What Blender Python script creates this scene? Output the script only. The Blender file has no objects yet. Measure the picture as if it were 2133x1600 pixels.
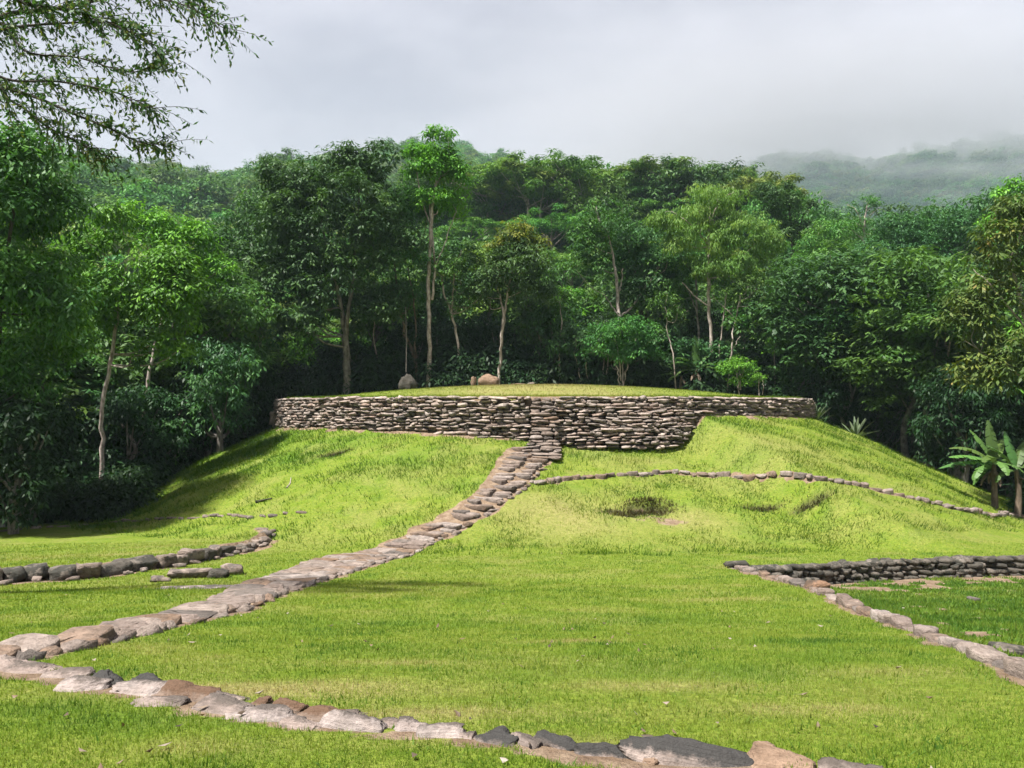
import bpy, math, random
import numpy as np
from mathutils import Vector, Matrix

# ------------------------------------------------------------------ camera, world, sun, exposure
scene = bpy.context.scene
COL = scene.collection
EYE = 6.0                      # eye height above the datum; the photograph's eye line
F = 1600.0                     # focal length in photograph pixels (frame 2133 x 1600)
CX, HY = 1066.5, 850.0         # principal column and eye-line row of the photograph

cam_d = bpy.data.cameras.new('camera')
cam = bpy.data.objects.new('camera', cam_d)
COL.objects.link(cam)
cam.location = (0, 0, EYE)
cam.rotation_euler = (math.radians(90), 0, 0)
cam_d.sensor_width = 36.0
cam_d.lens = 36.0 * F / 2133.0
cam_d.shift_y = (HY - 800.0) / 2133.0
cam_d.clip_start = 0.1
cam_d.clip_end = 20000
scene.camera = cam

SUN_TO = Vector((-0.37, -0.27, 0.885)).normalized()
sun_d = bpy.data.lights.new('sun', 'SUN')
sun_d.energy = 4.5
sun_d.angle = math.radians(2.5)
sun_d.color = (1.0, 0.965, 0.90)
sun = bpy.data.objects.new('sun', sun_d)
COL.objects.link(sun)
sun.location = (0, 0, 60)
sun.rotation_euler = SUN_TO.to_track_quat('Z', 'Y').to_euler()

world = bpy.data.worlds.new('World')
scene.world = world
world.use_nodes = True
wn, wl = world.node_tree.nodes, world.node_tree.links
wn.clear()
w_out = wn.new('ShaderNodeOutputWorld')
w_bg = wn.new('ShaderNodeBackground')
w_sky = wn.new('ShaderNodeTexSky')
w_sky.sky_type = 'NISHITA'
w_sky.sun_disc = False
w_sky.sun_elevation = math.asin(SUN_TO.z)
w_sky.sun_rotation = math.atan2(SUN_TO.x, SUN_TO.y)
w_sky.air_density = 1.5
w_sky.dust_density = 3.0
w_tc = wn.new('ShaderNodeTexCoord')
w_sep = wn.new('ShaderNodeSeparateXYZ')
wl.new(w_tc.outputs['Generated'], w_sep.inputs[0])
def wmath(op, a, b=None):
    n = wn.new('ShaderNodeMath'); n.operation = op
    for i, v in enumerate((a, b)):
        if v is None: continue
        if isinstance(v, (int, float)): n.inputs[i].default_value = v
        else: wl.new(v, n.inputs[i])
    return n.outputs[0]
zz = wmath('ADD', wmath('ABSOLUTE', w_sep.outputs['Z']), 0.32)
w_comb = wn.new('ShaderNodeCombineXYZ')
wl.new(wmath('DIVIDE', w_sep.outputs['X'], zz), w_comb.inputs[0])
wl.new(wmath('DIVIDE', w_sep.outputs['Y'], zz), w_comb.inputs[1])
w_n1 = wn.new('ShaderNodeTexNoise')
w_n1.inputs['Scale'].default_value = 1.5
w_n1.inputs['Detail'].default_value = 7.0
w_n1.inputs['Roughness'].default_value = 0.58
w_n1.inputs['Distortion'].default_value = 0.35
w_map = wn.new('ShaderNodeMapping')
w_map.inputs['Location'].default_value = (3.4, 1.75, 0.0)
wl.new(w_comb.outputs[0], w_map.inputs['Vector'])
wl.new(w_map.outputs[0], w_n1.inputs['Vector'])
w_ramp = wn.new('ShaderNodeValToRGB')
w_ramp.color_ramp.elements[0].position = 0.38
w_ramp.color_ramp.elements[0].color = (0.162, 0.150, 0.178, 1)
w_ramp.color_ramp.elements[1].position = 0.62
w_ramp.color_ramp.elements[1].color = (0.282, 0.264, 0.292, 1)
wl.new(w_n1.outputs['Fac'], w_ramp.inputs[0])
w_sc = wn.new('ShaderNodeVectorMath'); w_sc.operation = 'SCALE'
w_sc.inputs['Scale'].default_value = 0.07
wl.new(w_sky.outputs[0], w_sc.inputs[0])
w_mix = wn.new('ShaderNodeMixRGB')
w_mix.inputs[0].default_value = 0.90
wl.new(w_sc.outputs[0], w_mix.inputs[1])
wl.new(w_ramp.outputs[0], w_mix.inputs[2])
wl.new(w_mix.outputs[0], w_bg.inputs[0])
w_bg.inputs[1].default_value = 1.0
wl.new(w_bg.outputs[0], w_out.inputs[0])

scene.view_settings.view_transform = 'Standard'
scene.view_settings.look = 'None'
scene.view_settings.gamma = 1.0
scene.view_settings.use_curve_mapping = False
scene.view_settings.exposure = 1.64

scene.render.engine = 'CYCLES'
cy = scene.cycles
cy.max_bounces = 4
cy.diffuse_bounces = 2
cy.glossy_bounces = 1
cy.transmission_bounces = 3
cy.transparent_max_bounces = 4
cy.volume_bounces = 1
cy.use_denoising = True
cy.sample_clamp_indirect = 4.0
cy.use_adaptive_sampling = True
cy.adaptive_threshold = 0.02

# ------------------------------------------------------------------ helpers
rng = np.random.default_rng(7)
random.seed(7)

def tag(o, label=None, cat=None, group=None, kind=None):
    if label: o['label'] = label
    if cat: o['category'] = cat
    if group: o['group'] = group
    if kind: o['kind'] = kind
    return o

def mesh_np(name, V, F_, mat=None, smooth=False, attrs=None):
    """V (n,3), F_ list of int arrays (m,k)."""
    me = bpy.data.meshes.new(name)
    V = np.asarray(V, dtype=np.float32)
    if not isinstance(F_, (list, tuple)): F_ = [F_]
    F_ = [np.asarray(f, dtype=np.int32) for f in F_ if len(f)]
    nl = sum(f.size for f in F_); npoly = sum(len(f) for f in F_)
    me.vertices.add(len(V)); me.vertices.foreach_set('co', V.ravel())
    me.loops.add(nl)
    me.loops.foreach_set('vertex_index', np.concatenate([f.ravel() for f in F_]))
    me.polygons.add(npoly)
    st = []; off = 0
    for f in F_:
        st.append(off + np.arange(len(f), dtype=np.int32) * f.shape[1]); off += f.size
    me.polygons.foreach_set('loop_start', np.concatenate(st).astype(np.int32))
    me.update(calc_edges=True)
    if smooth: me.polygons.foreach_set('use_smooth', np.ones(npoly, dtype=bool))
    for k, (dom, arr) in (attrs or {}).items():
        a = me.attributes.new(k, 'FLOAT', dom)
        a.data.foreach_set('value', np.asarray(arr, dtype=np.float32))
    if mat: me.materials.append(mat)
    return me

def obj(name, me, parent=None, loc=None):
    o = bpy.data.objects.new(name, me)
    COL.objects.link(o)
    if parent is not None: o.parent = parent
    if loc is not None: o.location = loc
    return o

def empty(name, loc=(0, 0, 0), rz=0.0):
    o = bpy.data.objects.new(name, None)
    o.empty_display_size = 0.3
    COL.objects.link(o)
    o.location = loc; o.rotation_euler = (0, 0, rz)
    return o

def smooth(a, b, x):
    t = np.clip((np.asarray(x, float) - a) / (b - a), 0, 1)
    return t * t * (3 - 2 * t)

def _hash(ix, iy, seed):
    h = (ix.astype(np.int64) * 374761393 + iy.astype(np.int64) * 668265263 + seed * 974634777) & 0xffffffff
    h = ((h ^ (h >> 13)) * 1274126177) & 0xffffffff
    return ((h ^ (h >> 16)) & 0xffff) / 65535.0

def vnoise(x, y, seed=0):
    x = np.asarray(x, float); y = np.asarray(y, float)
    ix = np.floor(x); iy = np.floor(y)
    fx = x - ix; fy = y - iy
    fx = fx * fx * (3 - 2 * fx); fy = fy * fy * (3 - 2 * fy)
    a = _hash(ix, iy, seed); b = _hash(ix + 1, iy, seed)
    c = _hash(ix, iy + 1, seed); d = _hash(ix + 1, iy + 1, seed)
    return (a * (1 - fx) + b * fx) * (1 - fy) + (c * (1 - fx) + d * fx) * fy

def fbm(x, y, seed=0, oct=4):
    s = 0; amp = 0.5; t = 0
    for k in range(oct):
        s = s + amp * vnoise(x * 2 ** k, y * 2 ** k, seed + k * 17); t += amp; amp *= 0.5
    return s / t

# ------------------------------------------------------------------ material helpers
def new_mat(name):
    m = bpy.data.materials.new(name); m.use_nodes = True
    n = m.node_tree.nodes; n.clear()
    return m, n, m.node_tree.links

KA = 0.72      # overall surface reflectance level
def ramp(n, stops, k=1.0):
    r = n.new('ShaderNodeValToRGB')
    e = r.color_ramp.elements
    while len(e) < len(stops): e.new(0.5)
    for el, (p, c) in zip(e, stops):
        el.position = p; el.color = (c[0] * k, c[1] * k, c[2] * k, 1)
    return r

def leaf_mat(name, stops, trans=0.24, rough=0.5, tboost=(1.5, 1.6, 0.7), spec=0.16, sat_var=0.06):
    m, n, l = new_mat(name)
    out = n.new('ShaderNodeOutputMaterial')
    at = n.new('ShaderNodeAttribute'); at.attribute_name = 'rnd'
    oi = n.new('ShaderNodeObjectInfo')
    r = ramp(n, stops, KA); l.new(at.outputs['Fac'], r.inputs[0])
    hsv = n.new('ShaderNodeHueSaturation')
    mr = n.new('ShaderNodeMapRange')
    mr.inputs['To Min'].default_value = 0.5 - sat_var * 0.35; mr.inputs['To Max'].default_value = 0.5 + sat_var * 0.35
    l.new(oi.outputs['Random'], mr.inputs['Value']); l.new(mr.outputs[0], hsv.inputs['Hue'])
    mr2 = n.new('ShaderNodeMapRange')
    mr2.inputs['To Min'].default_value = 0.82; mr2.inputs['To Max'].default_value = 1.2
    l.new(oi.outputs['Random'], mr2.inputs['Value']); l.new(mr2.outputs[0], hsv.inputs['Value'])
    l.new(r.outputs[0], hsv.inputs['Color'])
    p = n.new('ShaderNodeBsdfPrincipled')
    p.inputs['Roughness'].default_value = rough
    p.inputs['Specular IOR Level'].default_value = spec
    l.new(hsv.outputs[0], p.inputs['Base Color'])
    t = n.new('ShaderNodeBsdfTranslucent')
    mul = n.new('ShaderNodeVectorMath'); mul.operation = 'MULTIPLY'; mul.inputs[1].default_value = tboost
    l.new(hsv.outputs[0], mul.inputs[0]); l.new(mul.outputs[0], t.inputs['Color'])
    mx = n.new('ShaderNodeMixShader'); mx.inputs[0].default_value = trans
    l.new(p.outputs[0], mx.inputs[1]); l.new(t.outputs[0], mx.inputs[2])
    l.new(mx.outputs[0], out.inputs[0])
    return m

def bark_mat(name, c1, c2, scale=6.0, blotch=0.5):
    m, n, l = new_mat(name)
    out = n.new('ShaderNodeOutputMaterial')
    tc = n.new('ShaderNodeTexCoord')
    mp = n.new('ShaderNodeMapping'); mp.inputs['Scale'].default_value = (scale, scale, scale * 0.45)
    l.new(tc.outputs['Object'], mp.inputs[0])
    no = n.new('ShaderNodeTexNoise'); no.inputs['Scale'].default_value = 1.0; no.inputs['Detail'].default_value = 6; no.inputs['Roughness'].default_value = 0.65
    l.new(mp.outputs[0], no.inputs['Vector'])
    r = ramp(n, [(0.36, c1), (0.5, tuple(0.5 * (a + b) for a, b in zip(c1, c2))), (0.62, c2)], KA)
    l.new(no.outputs['Fac'], r.inputs[0])
    p = n.new('ShaderNodeBsdfPrincipled'); p.inputs['Roughness'].default_value = 0.9; p.inputs['Specular IOR Level'].default_value = 0.15
    l.new(r.outputs[0], p.inputs['Base Color'])
    b = n.new('ShaderNodeBump'); b.inputs['Strength'].default_value = 0.6; b.inputs['Distance'].default_value = 0.04
    l.new(no.outputs['Fac'], b.inputs['Height']); l.new(b.outputs[0], p.inputs['Normal'])
    l.new(p.outputs[0], out.inputs[0])
    return m

def stone_mat(name, stops, use_attr=False, lichen=0.45, dark=(0.03, 0.03, 0.028), scale=7.0):
    m, n, l = new_mat(name)
    out = n.new('ShaderNodeOutputMaterial')
    tc = n.new('ShaderNodeTexCoord'); geo = n.new('ShaderNodeNewGeometry')
    if use_attr:
        a = n.new('ShaderNodeAttribute'); a.attribute_name = 'rnd'; rnd = a.outputs['Fac']
    else:
        a = n.new('ShaderNodeObjectInfo'); rnd = a.outputs['Random']
    r = ramp(n, stops, 1.02 if 'wall' in name else (0.66 if name in ('path_stone', 'line_stone') else KA)); l.new(rnd, r.inputs[0])
    # large mottling
    n1 = n.new('ShaderNodeTexNoise'); n1.inputs['Scale'].default_value = scale; n1.inputs['Detail'].default_value = 6; n1.inputs['Roughness'].default_value = 0.65
    l.new(geo.outputs['Position'], n1.inputs['Vector'])
    r1 = ramp(n, [(0.32, (0.48, 0.45, 0.42)), (0.46, (0.95, 0.92, 0.9)), (0.56, (1.05, 1.03, 1.02)), (0.68, (1.35, 1.33, 1.32))])
    l.new(n1.outputs['Fac'], r1.inputs[0])
    mul = n.new('ShaderNodeMixRGB'); mul.blend_type = 'MULTIPLY'; mul.inputs[0].default_value = 1
    l.new(r.outputs[0], mul.inputs[1]); l.new(r1.outputs[0], mul.inputs[2])
    mp = n.new('ShaderNodeMapping'); mp.inputs['Scale'].default_value = (1.6, 5, 7)
    l.new(tc.outputs['Object'], mp.inputs[0])
    ns = n.new('ShaderNodeTexNoise'); ns.inputs['Scale'].default_value = 1.6; ns.inputs['Detail'].default_value = 5; ns.inputs['Roughness'].default_value = .65; ns.inputs['Distortion'].default_value = .5
    l.new(mp.outputs[0], ns.inputs['Vector'])
    rs = ramp(n, [(0.34, (0.74, 0.71, 0.68)), (0.5, (1, 1, 1)), (0.68, (1.12, 1.11, 1.10))]); l.new(ns.outputs['Fac'], rs.inputs[0])
    mul2 = n.new('ShaderNodeMixRGB'); mul2.blend_type = 'MULTIPLY'; mul2.inputs[0].default_value = 1
    l.new(mul.outputs[0], mul2.inputs[1]); l.new(rs.outputs[0], mul2.inputs[2]); mul = mul2
    # dark lichen blotches
    n2 = n.new('ShaderNodeTexNoise'); n2.inputs['Scale'].default_value = scale * 0.55; n2.inputs['Detail'].default_value = 9; n2.inputs['Roughness'].default_value = 0.72
    l.new(geo.outputs['Position'], n2.inputs['Vector'])
    ad = n.new('ShaderNodeMath'); ad.operation = 'MULTIPLY_ADD'; ad.inputs[1].default_value = 0.22; 
    l.new(rnd, ad.inputs[0]); l.new(n2.outputs['Fac'], ad.inputs[2])
    r2 = ramp(n, [(0.60, (0, 0, 0)), (0.68, (lichen, lichen, lichen))])
    l.new(ad.outputs[0], r2.inputs[0])
    mx = n.new('ShaderNodeMixRGB'); mx.inputs[2].default_value = (*dark, 1)
    l.new(r2.outputs[0], mx.inputs[0]); l.new(mul.outputs[0], mx.inputs[1])
    # fine grain
    n3 = n.new('ShaderNodeTexNoise'); n3.inputs['Scale'].default_value = 45; n3.inputs['Detail'].default_value = 4
    l.new(geo.outputs['Position'], n3.inputs['Vector'])
    p = n.new('ShaderNodeBsdfPrincipled'); p.inputs['Roughness'].default_value = 0.88; p.inputs['Specular IOR Level'].default_value = 0.2
    l.new(mx.outputs[0], p.inputs['Base Color'])
    ah = n.new('ShaderNodeMath'); ah.operation = 'MULTIPLY_ADD'; ah.inputs[1].default_value = 0.25
    sm = n.new('ShaderNodeMath'); sm.operation = 'MULTIPLY_ADD'; sm.inputs[1].default_value = .45; l.new(ns.outputs['Fac'], sm.inputs[0]); l.new(n1.outputs['Fac'], sm.inputs[2])
    l.new(n3.outputs['Fac'], ah.inputs[0]); l.new(sm.outputs[0], ah.inputs[2])
    b = n.new('ShaderNodeBump'); b.inputs['Strength'].default_value = 0.85; b.inputs['Distance'].default_value = 0.06
    l.new(ah.outputs[0], b.inputs['Height']); l.new(b.outputs[0], p.inputs['Normal'])
    l.new(p.outputs[0], out.inputs[0])
    return m

def flat_mat(name, c, rough=0.9, var=0.25, scale=12):
    m, n, l = new_mat(name)
    out = n.new('ShaderNodeOutputMaterial')
    geo = n.new('ShaderNodeNewGeometry')
    no = n.new('ShaderNodeTexNoise'); no.inputs['Scale'].default_value = scale; no.inputs['Detail'].default_value = 6
    l.new(geo.outputs['Position'], no.inputs['Vector'])
    r = ramp(n, [(0.3, tuple(v * (1 - var) for v in c)), (0.7, tuple(v * (1 + var) for v in c))], KA)
    l.new(no.outputs['Fac'], r.inputs[0])
    p = n.new('ShaderNodeBsdfPrincipled'); p.inputs['Roughness'].default_value = rough; p.inputs['Specular IOR Level'].default_value = 0.2
    l.new(r.outputs[0], p.inputs['Base Color']); l.new(p.outputs[0], out.inputs[0])
    return m

# ------------------------------------------------------------------ terrain shape (heights relative to the eye)
_ly = np.array([-80, 2, 3.3, 5.2, 8.7, 14.7, 21, 28, 40, 60, 400.])
_lz = np.array([-1.3, -1.50, -1.56, -1.74, -2.45, -3.30, -3.90, -4.25, -4.9, -5.3, -6.0])
_ty = np.linspace(-80, 400, 9601)
_tz = np.interp(_ty, _ly, _lz)
_k = np.hanning(61); _k /= _k.sum()
_tz = np.convolve(np.pad(_tz, 30, mode='edge'), _k, mode='valid')
MC = np.array([1.6, 43.0]); MR = 14.0

def wrap_px(X, Y):
    return CX + F * X / np.maximum(Y, 0.5)

# height of the ground at the foot of the terrace wall, by bearing around the mound (deg, 0 = facing camera, + = right)
_fa = np.array([-180, -90, -70, -45, -22, -8, -2, 2, 8, 17.0, 20.5, 24, 35, 60, 75, 100, 180.])
_fz = np.array([-1.2, -1.0, -0.85, -0.72, -0.84, -1.02, -1.22, -1.36, -1.36, -1.38, -1.15, -0.22, -0.20, -0.32, -0.50, -0.9, -1.2])
WALL_TOP = 0.44

def mound_polar(X, Y):
    dx = X - MC[0]; dy = Y - MC[1]
    r = np.hypot(dx, dy)
    th = np.degrees(np.arctan2(dx, -dy))
    return r, th

def foot(th):
    return np.interp(th, _fa, _fz)

def smax(a, b, k):
    h = np.clip(0.5 + 0.5 * (a - b) / k, 0, 1)
    return b * (1 - h) + a * h + k * h * (1 - h)

def far_hill(X, Y):
    return (39 * np.exp(-((X - 20) / 62.) ** 2 - ((Y - 135) / 45.) ** 2)) * smooth(52, 75, Y)

def H0(X, Y):
    X = np.asarray(X, float); Y = np.asarray(Y, float)
    z = np.interp(Y, _ty, _tz)
    z = z + 0.05 * (fbm(X * 0.35, Y * 0.35, 3) - 0.5) * smooth(4, 9, Y) * 2
    z = z - 2.6 * smooth(28.5, 37, Y) * smooth(-13, -19, X)
    z = z + far_hill(X, Y)
    r, th = mound_polar(X, Y)
    sl = 0.33 + 0.13 * smooth(15, 60, np.abs(th)) + 0.02 * smooth(0, -40, th)
    mp = foot(th) - sl * (r - MR)
    mp = mp + 0.42 * (fbm(X * 0.42, Y * 0.42, 11) - 0.5) * smooth(14.3, 15.5, r)
    mp = np.where(r > 40, -50, mp)
    return smax(mp, z, 0.55)

def pxray_hit(px, py, fn):
    """first hit of photograph pixel rays with the height function"""
    px = np.atleast_1d(np.asarray(px, float)); py = np.atleast_1d(np.asarray(py, float))
    Ys = np.concatenate([np.arange(2.4, 45, 0.03), np.arange(45, 90, 0.3)])
    X = (px[:, None] - CX) / F * Ys[None]
    Z = -(py[:, None] - HY) / F * Ys[None]
    h = fn(X, np.broadcast_to(Ys[None], X.shape))
    below = Z <= h
    i = np.argmax(below, axis=1); i = np.where(below.any(axis=1), i, len(Ys) - 1)
    Yh = Ys[i]
    return np.stack([(px - CX) / F * Yh, Yh], axis=1)

def polydist(X, Y, P):
    d = np.full(np.shape(X), 1e9)
    for a, b in zip(P[:-1], P[1:]):
        ab = b - a; L2 = (ab ** 2).sum() + 1e-9
        t = np.clip(((X - a[0]) * ab[0] + (Y - a[1]) * ab[1]) / L2, 0, 1)
        d = np.minimum(d, np.hypot(X - a[0] - t * ab[0], Y - a[1] - t * ab[1]))
    return d

def inpoly(X, Y, P):
    ins = np.zeros(np.shape(X), bool)
    n = len(P)
    for i in range(n):
        x1, y1 = P[i]; x2, y2 = P[(i + 1) % n]
        c = ((y1 > Y) != (y2 > Y))
        with np.errstate(divide='ignore', invalid='ignore'):
            xi = (x2 - x1) * (Y - y1) / (y2 - y1 + 1e-12) + x1
        ins ^= c & (X < xi)
    return ins

def resample(P, step):
    P = np.asarray(P, float)
    s = np.concatenate([[0], np.cumsum(np.hypot(*np.diff(P, axis=0).T[:2]))])
    n = max(2, int(round(s[-1] / step)) + 1)
    q = np.linspace(0, s[-1], n)
    return np.stack([np.interp(q, s, P[:, k]) for k in range(P.shape[1])], 1), s[-1]

# traced outlines (photograph pixels -> plan)
PATH_U = [(-60, 1366), (0, 1352), (70, 1338), (170, 1322), (270, 1290), (360, 1265), (430, 1240), (500, 1213), (560, 1190), (640, 1165), (720, 1150), (800, 1130), (855, 1103), (920, 1072), (975, 1035), (1008, 1005), (1032, 972), (1056, 935)]
PATH_L = [(-60, 1420), (0, 1404), (110, 1387), (215, 1352), (320, 1330), (440, 1302), (545, 1275), (605, 1248), (690, 1215), (780, 1186), (840, 1165), (893, 1141), (962, 1106), (1036, 1066), (1080, 1032), (1108, 1004), (1140, 968), (1168, 936)]
EDGE_L = [(-90, 1228), (0, 1215), (60, 1210), (130, 1208), (200, 1203), (260, 1192), (330, 1183), (400, 1171), (440, 1163), (490, 1150), (530, 1138), (552, 1126), (541, 1114)]
LINE_L = [(-60, 1113), (0, 1108), (110, 1098), (250, 1087), (350, 1080), (460, 1074), (560, 1077), (600, 1069), (638, 1068)]
WALL_A = [(1512, 1178), (1560, 1183), (1640, 1180), (1760, 1173), (1880, 1166), (1990, 1163), (2133, 1160), (2260, 1156), (2620, 1148)]
EDGE_B = [(1512, 1180), (1600, 1201), (1690, 1225), (1740, 1247), (1800, 1276), (1850, 1295), (1900, 1312), (1960, 1336), (2030, 1362), (2133, 1405), (2300, 1480), (2620, 1620)]
RING = [(1112, 1008), (1200, 998), (1290, 990), (1400, 985), (1500, 990), (1600, 993), (1700, 998), (1780, 1010), (1850, 1027), (1920, 1043), (2000, 1062), (2080, 1073), (2133, 1079)]
def plan(pts): 
    a = np.array(pts, float); return pxray_hit(a[:, 0], a[:, 1], H0)
pU, pL_ = plan(PATH_U), plan(PATH_L)
eL, lL, wA, eB, rg = plan(EDGE_L), plan(LINE_L), plan(WALL_A), plan(EDGE_B), plan(RING)
_c = (pU + pL_) / 2; _k = np.interp(np.linspace(0, 1, len(pU)), [0, .35, 1], [.52, .66, .96])[:, None]
pU, pL_ = _c + (pU - _c) * _k, _c + (pL_ - _c) * _k
PATH_POLY = np.concatenate([pU, pL_[::-1]])
SUNK = np.concatenate([wA, eB[::-1]])
TERR_L = np.concatenate([eL, [[-9.3, 24], [-14, 25], [-25, 25], [-25, eL[0][1]]]])

FRONT_LINE = [(-40, 1392), (60, 1402), (150, 1425), (290, 1447), (400, 1464), (520, 1486), (620, 1504), (735, 1522), (860, 1530), (968, 1545), (1090, 1556), (1250, 1582), (1340, 1592), (1470, 1600), (1640, 1612), (1780, 1630)]
fRow = plan(FRONT_LINE)
HOLE = plan([(1345, 1052)])[0]
DENTS = plan([(1590, 1057), (1690, 1050), (700, 945), (1290, 1068)])

def H(X, Y, fine=True):
    X = np.asarray(X, float); Y = np.asarray(Y, float)
    z = H0(X, Y)
    r, th = mound_polar(X, Y)
    top = WALL_TOP + 0.82 * (1 - np.clip(r / 12.5, 0, 1) ** 2) 
    z = np.where(r < MR - 0.12, top, z)
    ins = inpoly(X, Y, SUNK)
    if ins.any():
        dB = polydist(X, Y, eB); dA = polydist(X, Y, wA)
        z = np.where(ins, z - 0.06 - 0.31 * smooth(0.0, 1.6, dB) - 0.06 * smooth(2, 0, dA), z)
    insL = inpoly(X, Y, TERR_L)
    if insL.any():
        dL = polydist(X, Y, eL)
        z = np.where(insL, z + 0.24 * np.exp(-dL / 5.0), z)
    # slumped hole under a turf lip and small dents on the mound
    dx = (X - HOLE[0]); dy = (Y - HOLE[1])
    hn = fbm(X * 2.6, Y * 2.6, 77, 3)
    dy = dy + 0.30 * np.abs(dx) - 0.5 * (hn - .5)
    z = z - 0.28 * np.exp(-(dx / 0.62) ** 4 - (np.minimum(dy, 0) / 0.42) ** 2 - (np.maximum(dy, 0) / 0.10) ** 2)
    z = z + 0.10 * np.exp(-(dx / 1.1) ** 4 - ((dy - .22) / 0.16) ** 2)
    for d in DENTS:
        z = z - 0.09 * np.exp(-((X - d[0]) / 0.55) ** 2 - (np.minimum(Y - d[1], 0) / 0.35) ** 2 - (np.maximum(Y - d[1], 0) / 0.15) ** 2)
    if fine:
        rough = smooth(14.2, 15, r) * smooth(24, 20, r) 
        z = z + rough * 0.10 * (fbm(X * 1.6, Y * 2.2, 21, 3) - 0.5)
        z = z + 0.03 * (fbm(X * 1.3, Y * 1.3, 5, 3) - 0.5) * smooth(60, 40, Y)
    return z

def P3(px, py, Y):
    return np.array([(px - CX) / F * Y, Y, EYE - (py - HY) / F * Y])

def ground(x, y):
    return float(H(np.array([x]), np.array([y]))[0]) + EYE

# ------------------------------------------------------------------ ground masks (surface cover: bare earth, dry turf, clover; dark soil with painted lip shade)
def earth_mask(X, Y):
    nz = fbm(X * 2.3, Y * 2.3, 31, 3)
    m = np.zeros(np.shape(X))
    dp = polydist(X, Y, PATH_POLY); ip = inpoly(X, Y, PATH_POLY)
    m = np.maximum(m, np.where(ip, 1.0, smooth(0.16, 0.02, dp + 0.35 * (nz - 0.45))))
    r, th = mound_polar(X, Y)
    front = (np.abs(th) < 80)
    m = np.maximum(m, np.where(front, smooth(0.62, 0.12, np.abs(r - MR - 0.05) + 0.8 * (nz - 0.5)) , 0))
    m = np.maximum(m, smooth(0.42, 0.1, polydist(X, Y, eL + np.array([0.05, -0.18])) + 0.6 * (nz - 0.5)))
    m = np.maximum(m, smooth(0.22, 0.03, polydist(X, Y, rg) + 0.5 * (nz - 0.5)))
    m = np.maximum(m, smooth(0.25, 0.05, polydist(X, Y, eB) + 0.5 * (nz - 0.5)))
    m = np.maximum(m, smooth(0.20, 0.05, polydist(X, Y, wA) + 0.4 * (nz - 0.5)))
    m = np.maximum(m, smooth(0.22, 0.06, polydist(X, Y, fRow) + 0.35 * (nz - 0.5)))
    # litter strip inside the sunken court and a few worn spots
    ins = inpoly(X, Y, SUNK)
    m = np.maximum(m, np.where(ins, 0.9 * smooth(0.60, 0.70, nz + 0.25 * smooth(1.5, 0.5, np.abs(polydist(X, Y, wA) - 0.9)) - 0.08), 0))
    dx = X - HOLE[0]; dy = Y - HOLE[1]
    m = np.maximum(m, 0.8 * np.exp(-(dx / 0.8) ** 2 - ((dy + 0.25) / 0.28) ** 2))
    m = np.maximum(m, 0.75 * np.exp(-((dx - .3) / 1.2) ** 2 - ((dy + 1.0) / 0.5) ** 2) * smooth(0.35, 0.6, nz))
    return np.clip(m, 0, 1)

def soil_shade_mask(X, Y):  # dark soil in hollow and dents, shade under the turf lip painted in
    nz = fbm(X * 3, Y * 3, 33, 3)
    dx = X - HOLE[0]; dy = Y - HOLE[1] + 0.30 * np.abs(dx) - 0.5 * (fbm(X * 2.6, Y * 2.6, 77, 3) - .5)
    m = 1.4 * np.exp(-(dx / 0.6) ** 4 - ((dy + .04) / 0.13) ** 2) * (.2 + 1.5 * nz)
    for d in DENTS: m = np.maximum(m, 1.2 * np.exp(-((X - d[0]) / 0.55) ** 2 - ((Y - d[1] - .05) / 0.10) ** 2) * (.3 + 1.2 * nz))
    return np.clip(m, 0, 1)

DRY = [(1180, 1075, 2.3, 1.5, .95), (1130, 1045, 1.2, .9, .7), (1420, 1085, 1.8, .8, .7), (1560, 1000, 3.0, .9, .4), (1640, 930, 2.6, 1.1, .5), (1500, 905, 2.0, .9, .35), (1330, 960, 2.0, .5, .45),
       (200, 1170, 3.0, 0.9, .55), (330, 1150, 1.6, .8, .5), (900, 985, 1.5, .8, .3), (620, 1130, 1.8, .7, .35), (1250, 1120, 3.0, .7, .35),
       (540, 1440, 1.2, .22, 1.2), (700, 1450, .6, .12, 1.0), (880, 1490, .9, .15, .9), (1100, 1545, .7, .10, .9), (1180, 1338, .5, .14, .9), (1400, 1430, .8, .15, .7), (1700, 1480, .7, .14, .7), (820, 1380, .8, .15, .6), (1850, 1400, .8, .2, .6), (1500, 1250, 1.6, .3, .6), (1080, 1200, 1.5, .4, .5), (450, 1560, .5, .12, .6), (1760, 1110, 2.6, .6, .35)]
_dryP = plan([(a, b) for a, b, *_ in DRY])
def dry_mask(X, Y):
    nz = fbm(X * 0.9, Y * 1.1, 41, 4)
    m = 0.34 * smooth(0.5, 0.75, nz)
    for (c, d) in zip(_dryP, DRY):
        m = np.maximum(m, d[4] * np.exp(-((X - c[0]) / d[2]) ** 2 - ((Y - c[1]) / d[3]) ** 2) * (0.55 + 0.9 * nz))
    r, th = mound_polar(X, Y)
    m = np.where(r < MR, np.maximum(m, 0.95 * smooth(9, 0, np.abs(X - 1.0)) * (0.45 + nz)), m)
    return np.clip(m, 0, 1)

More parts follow.
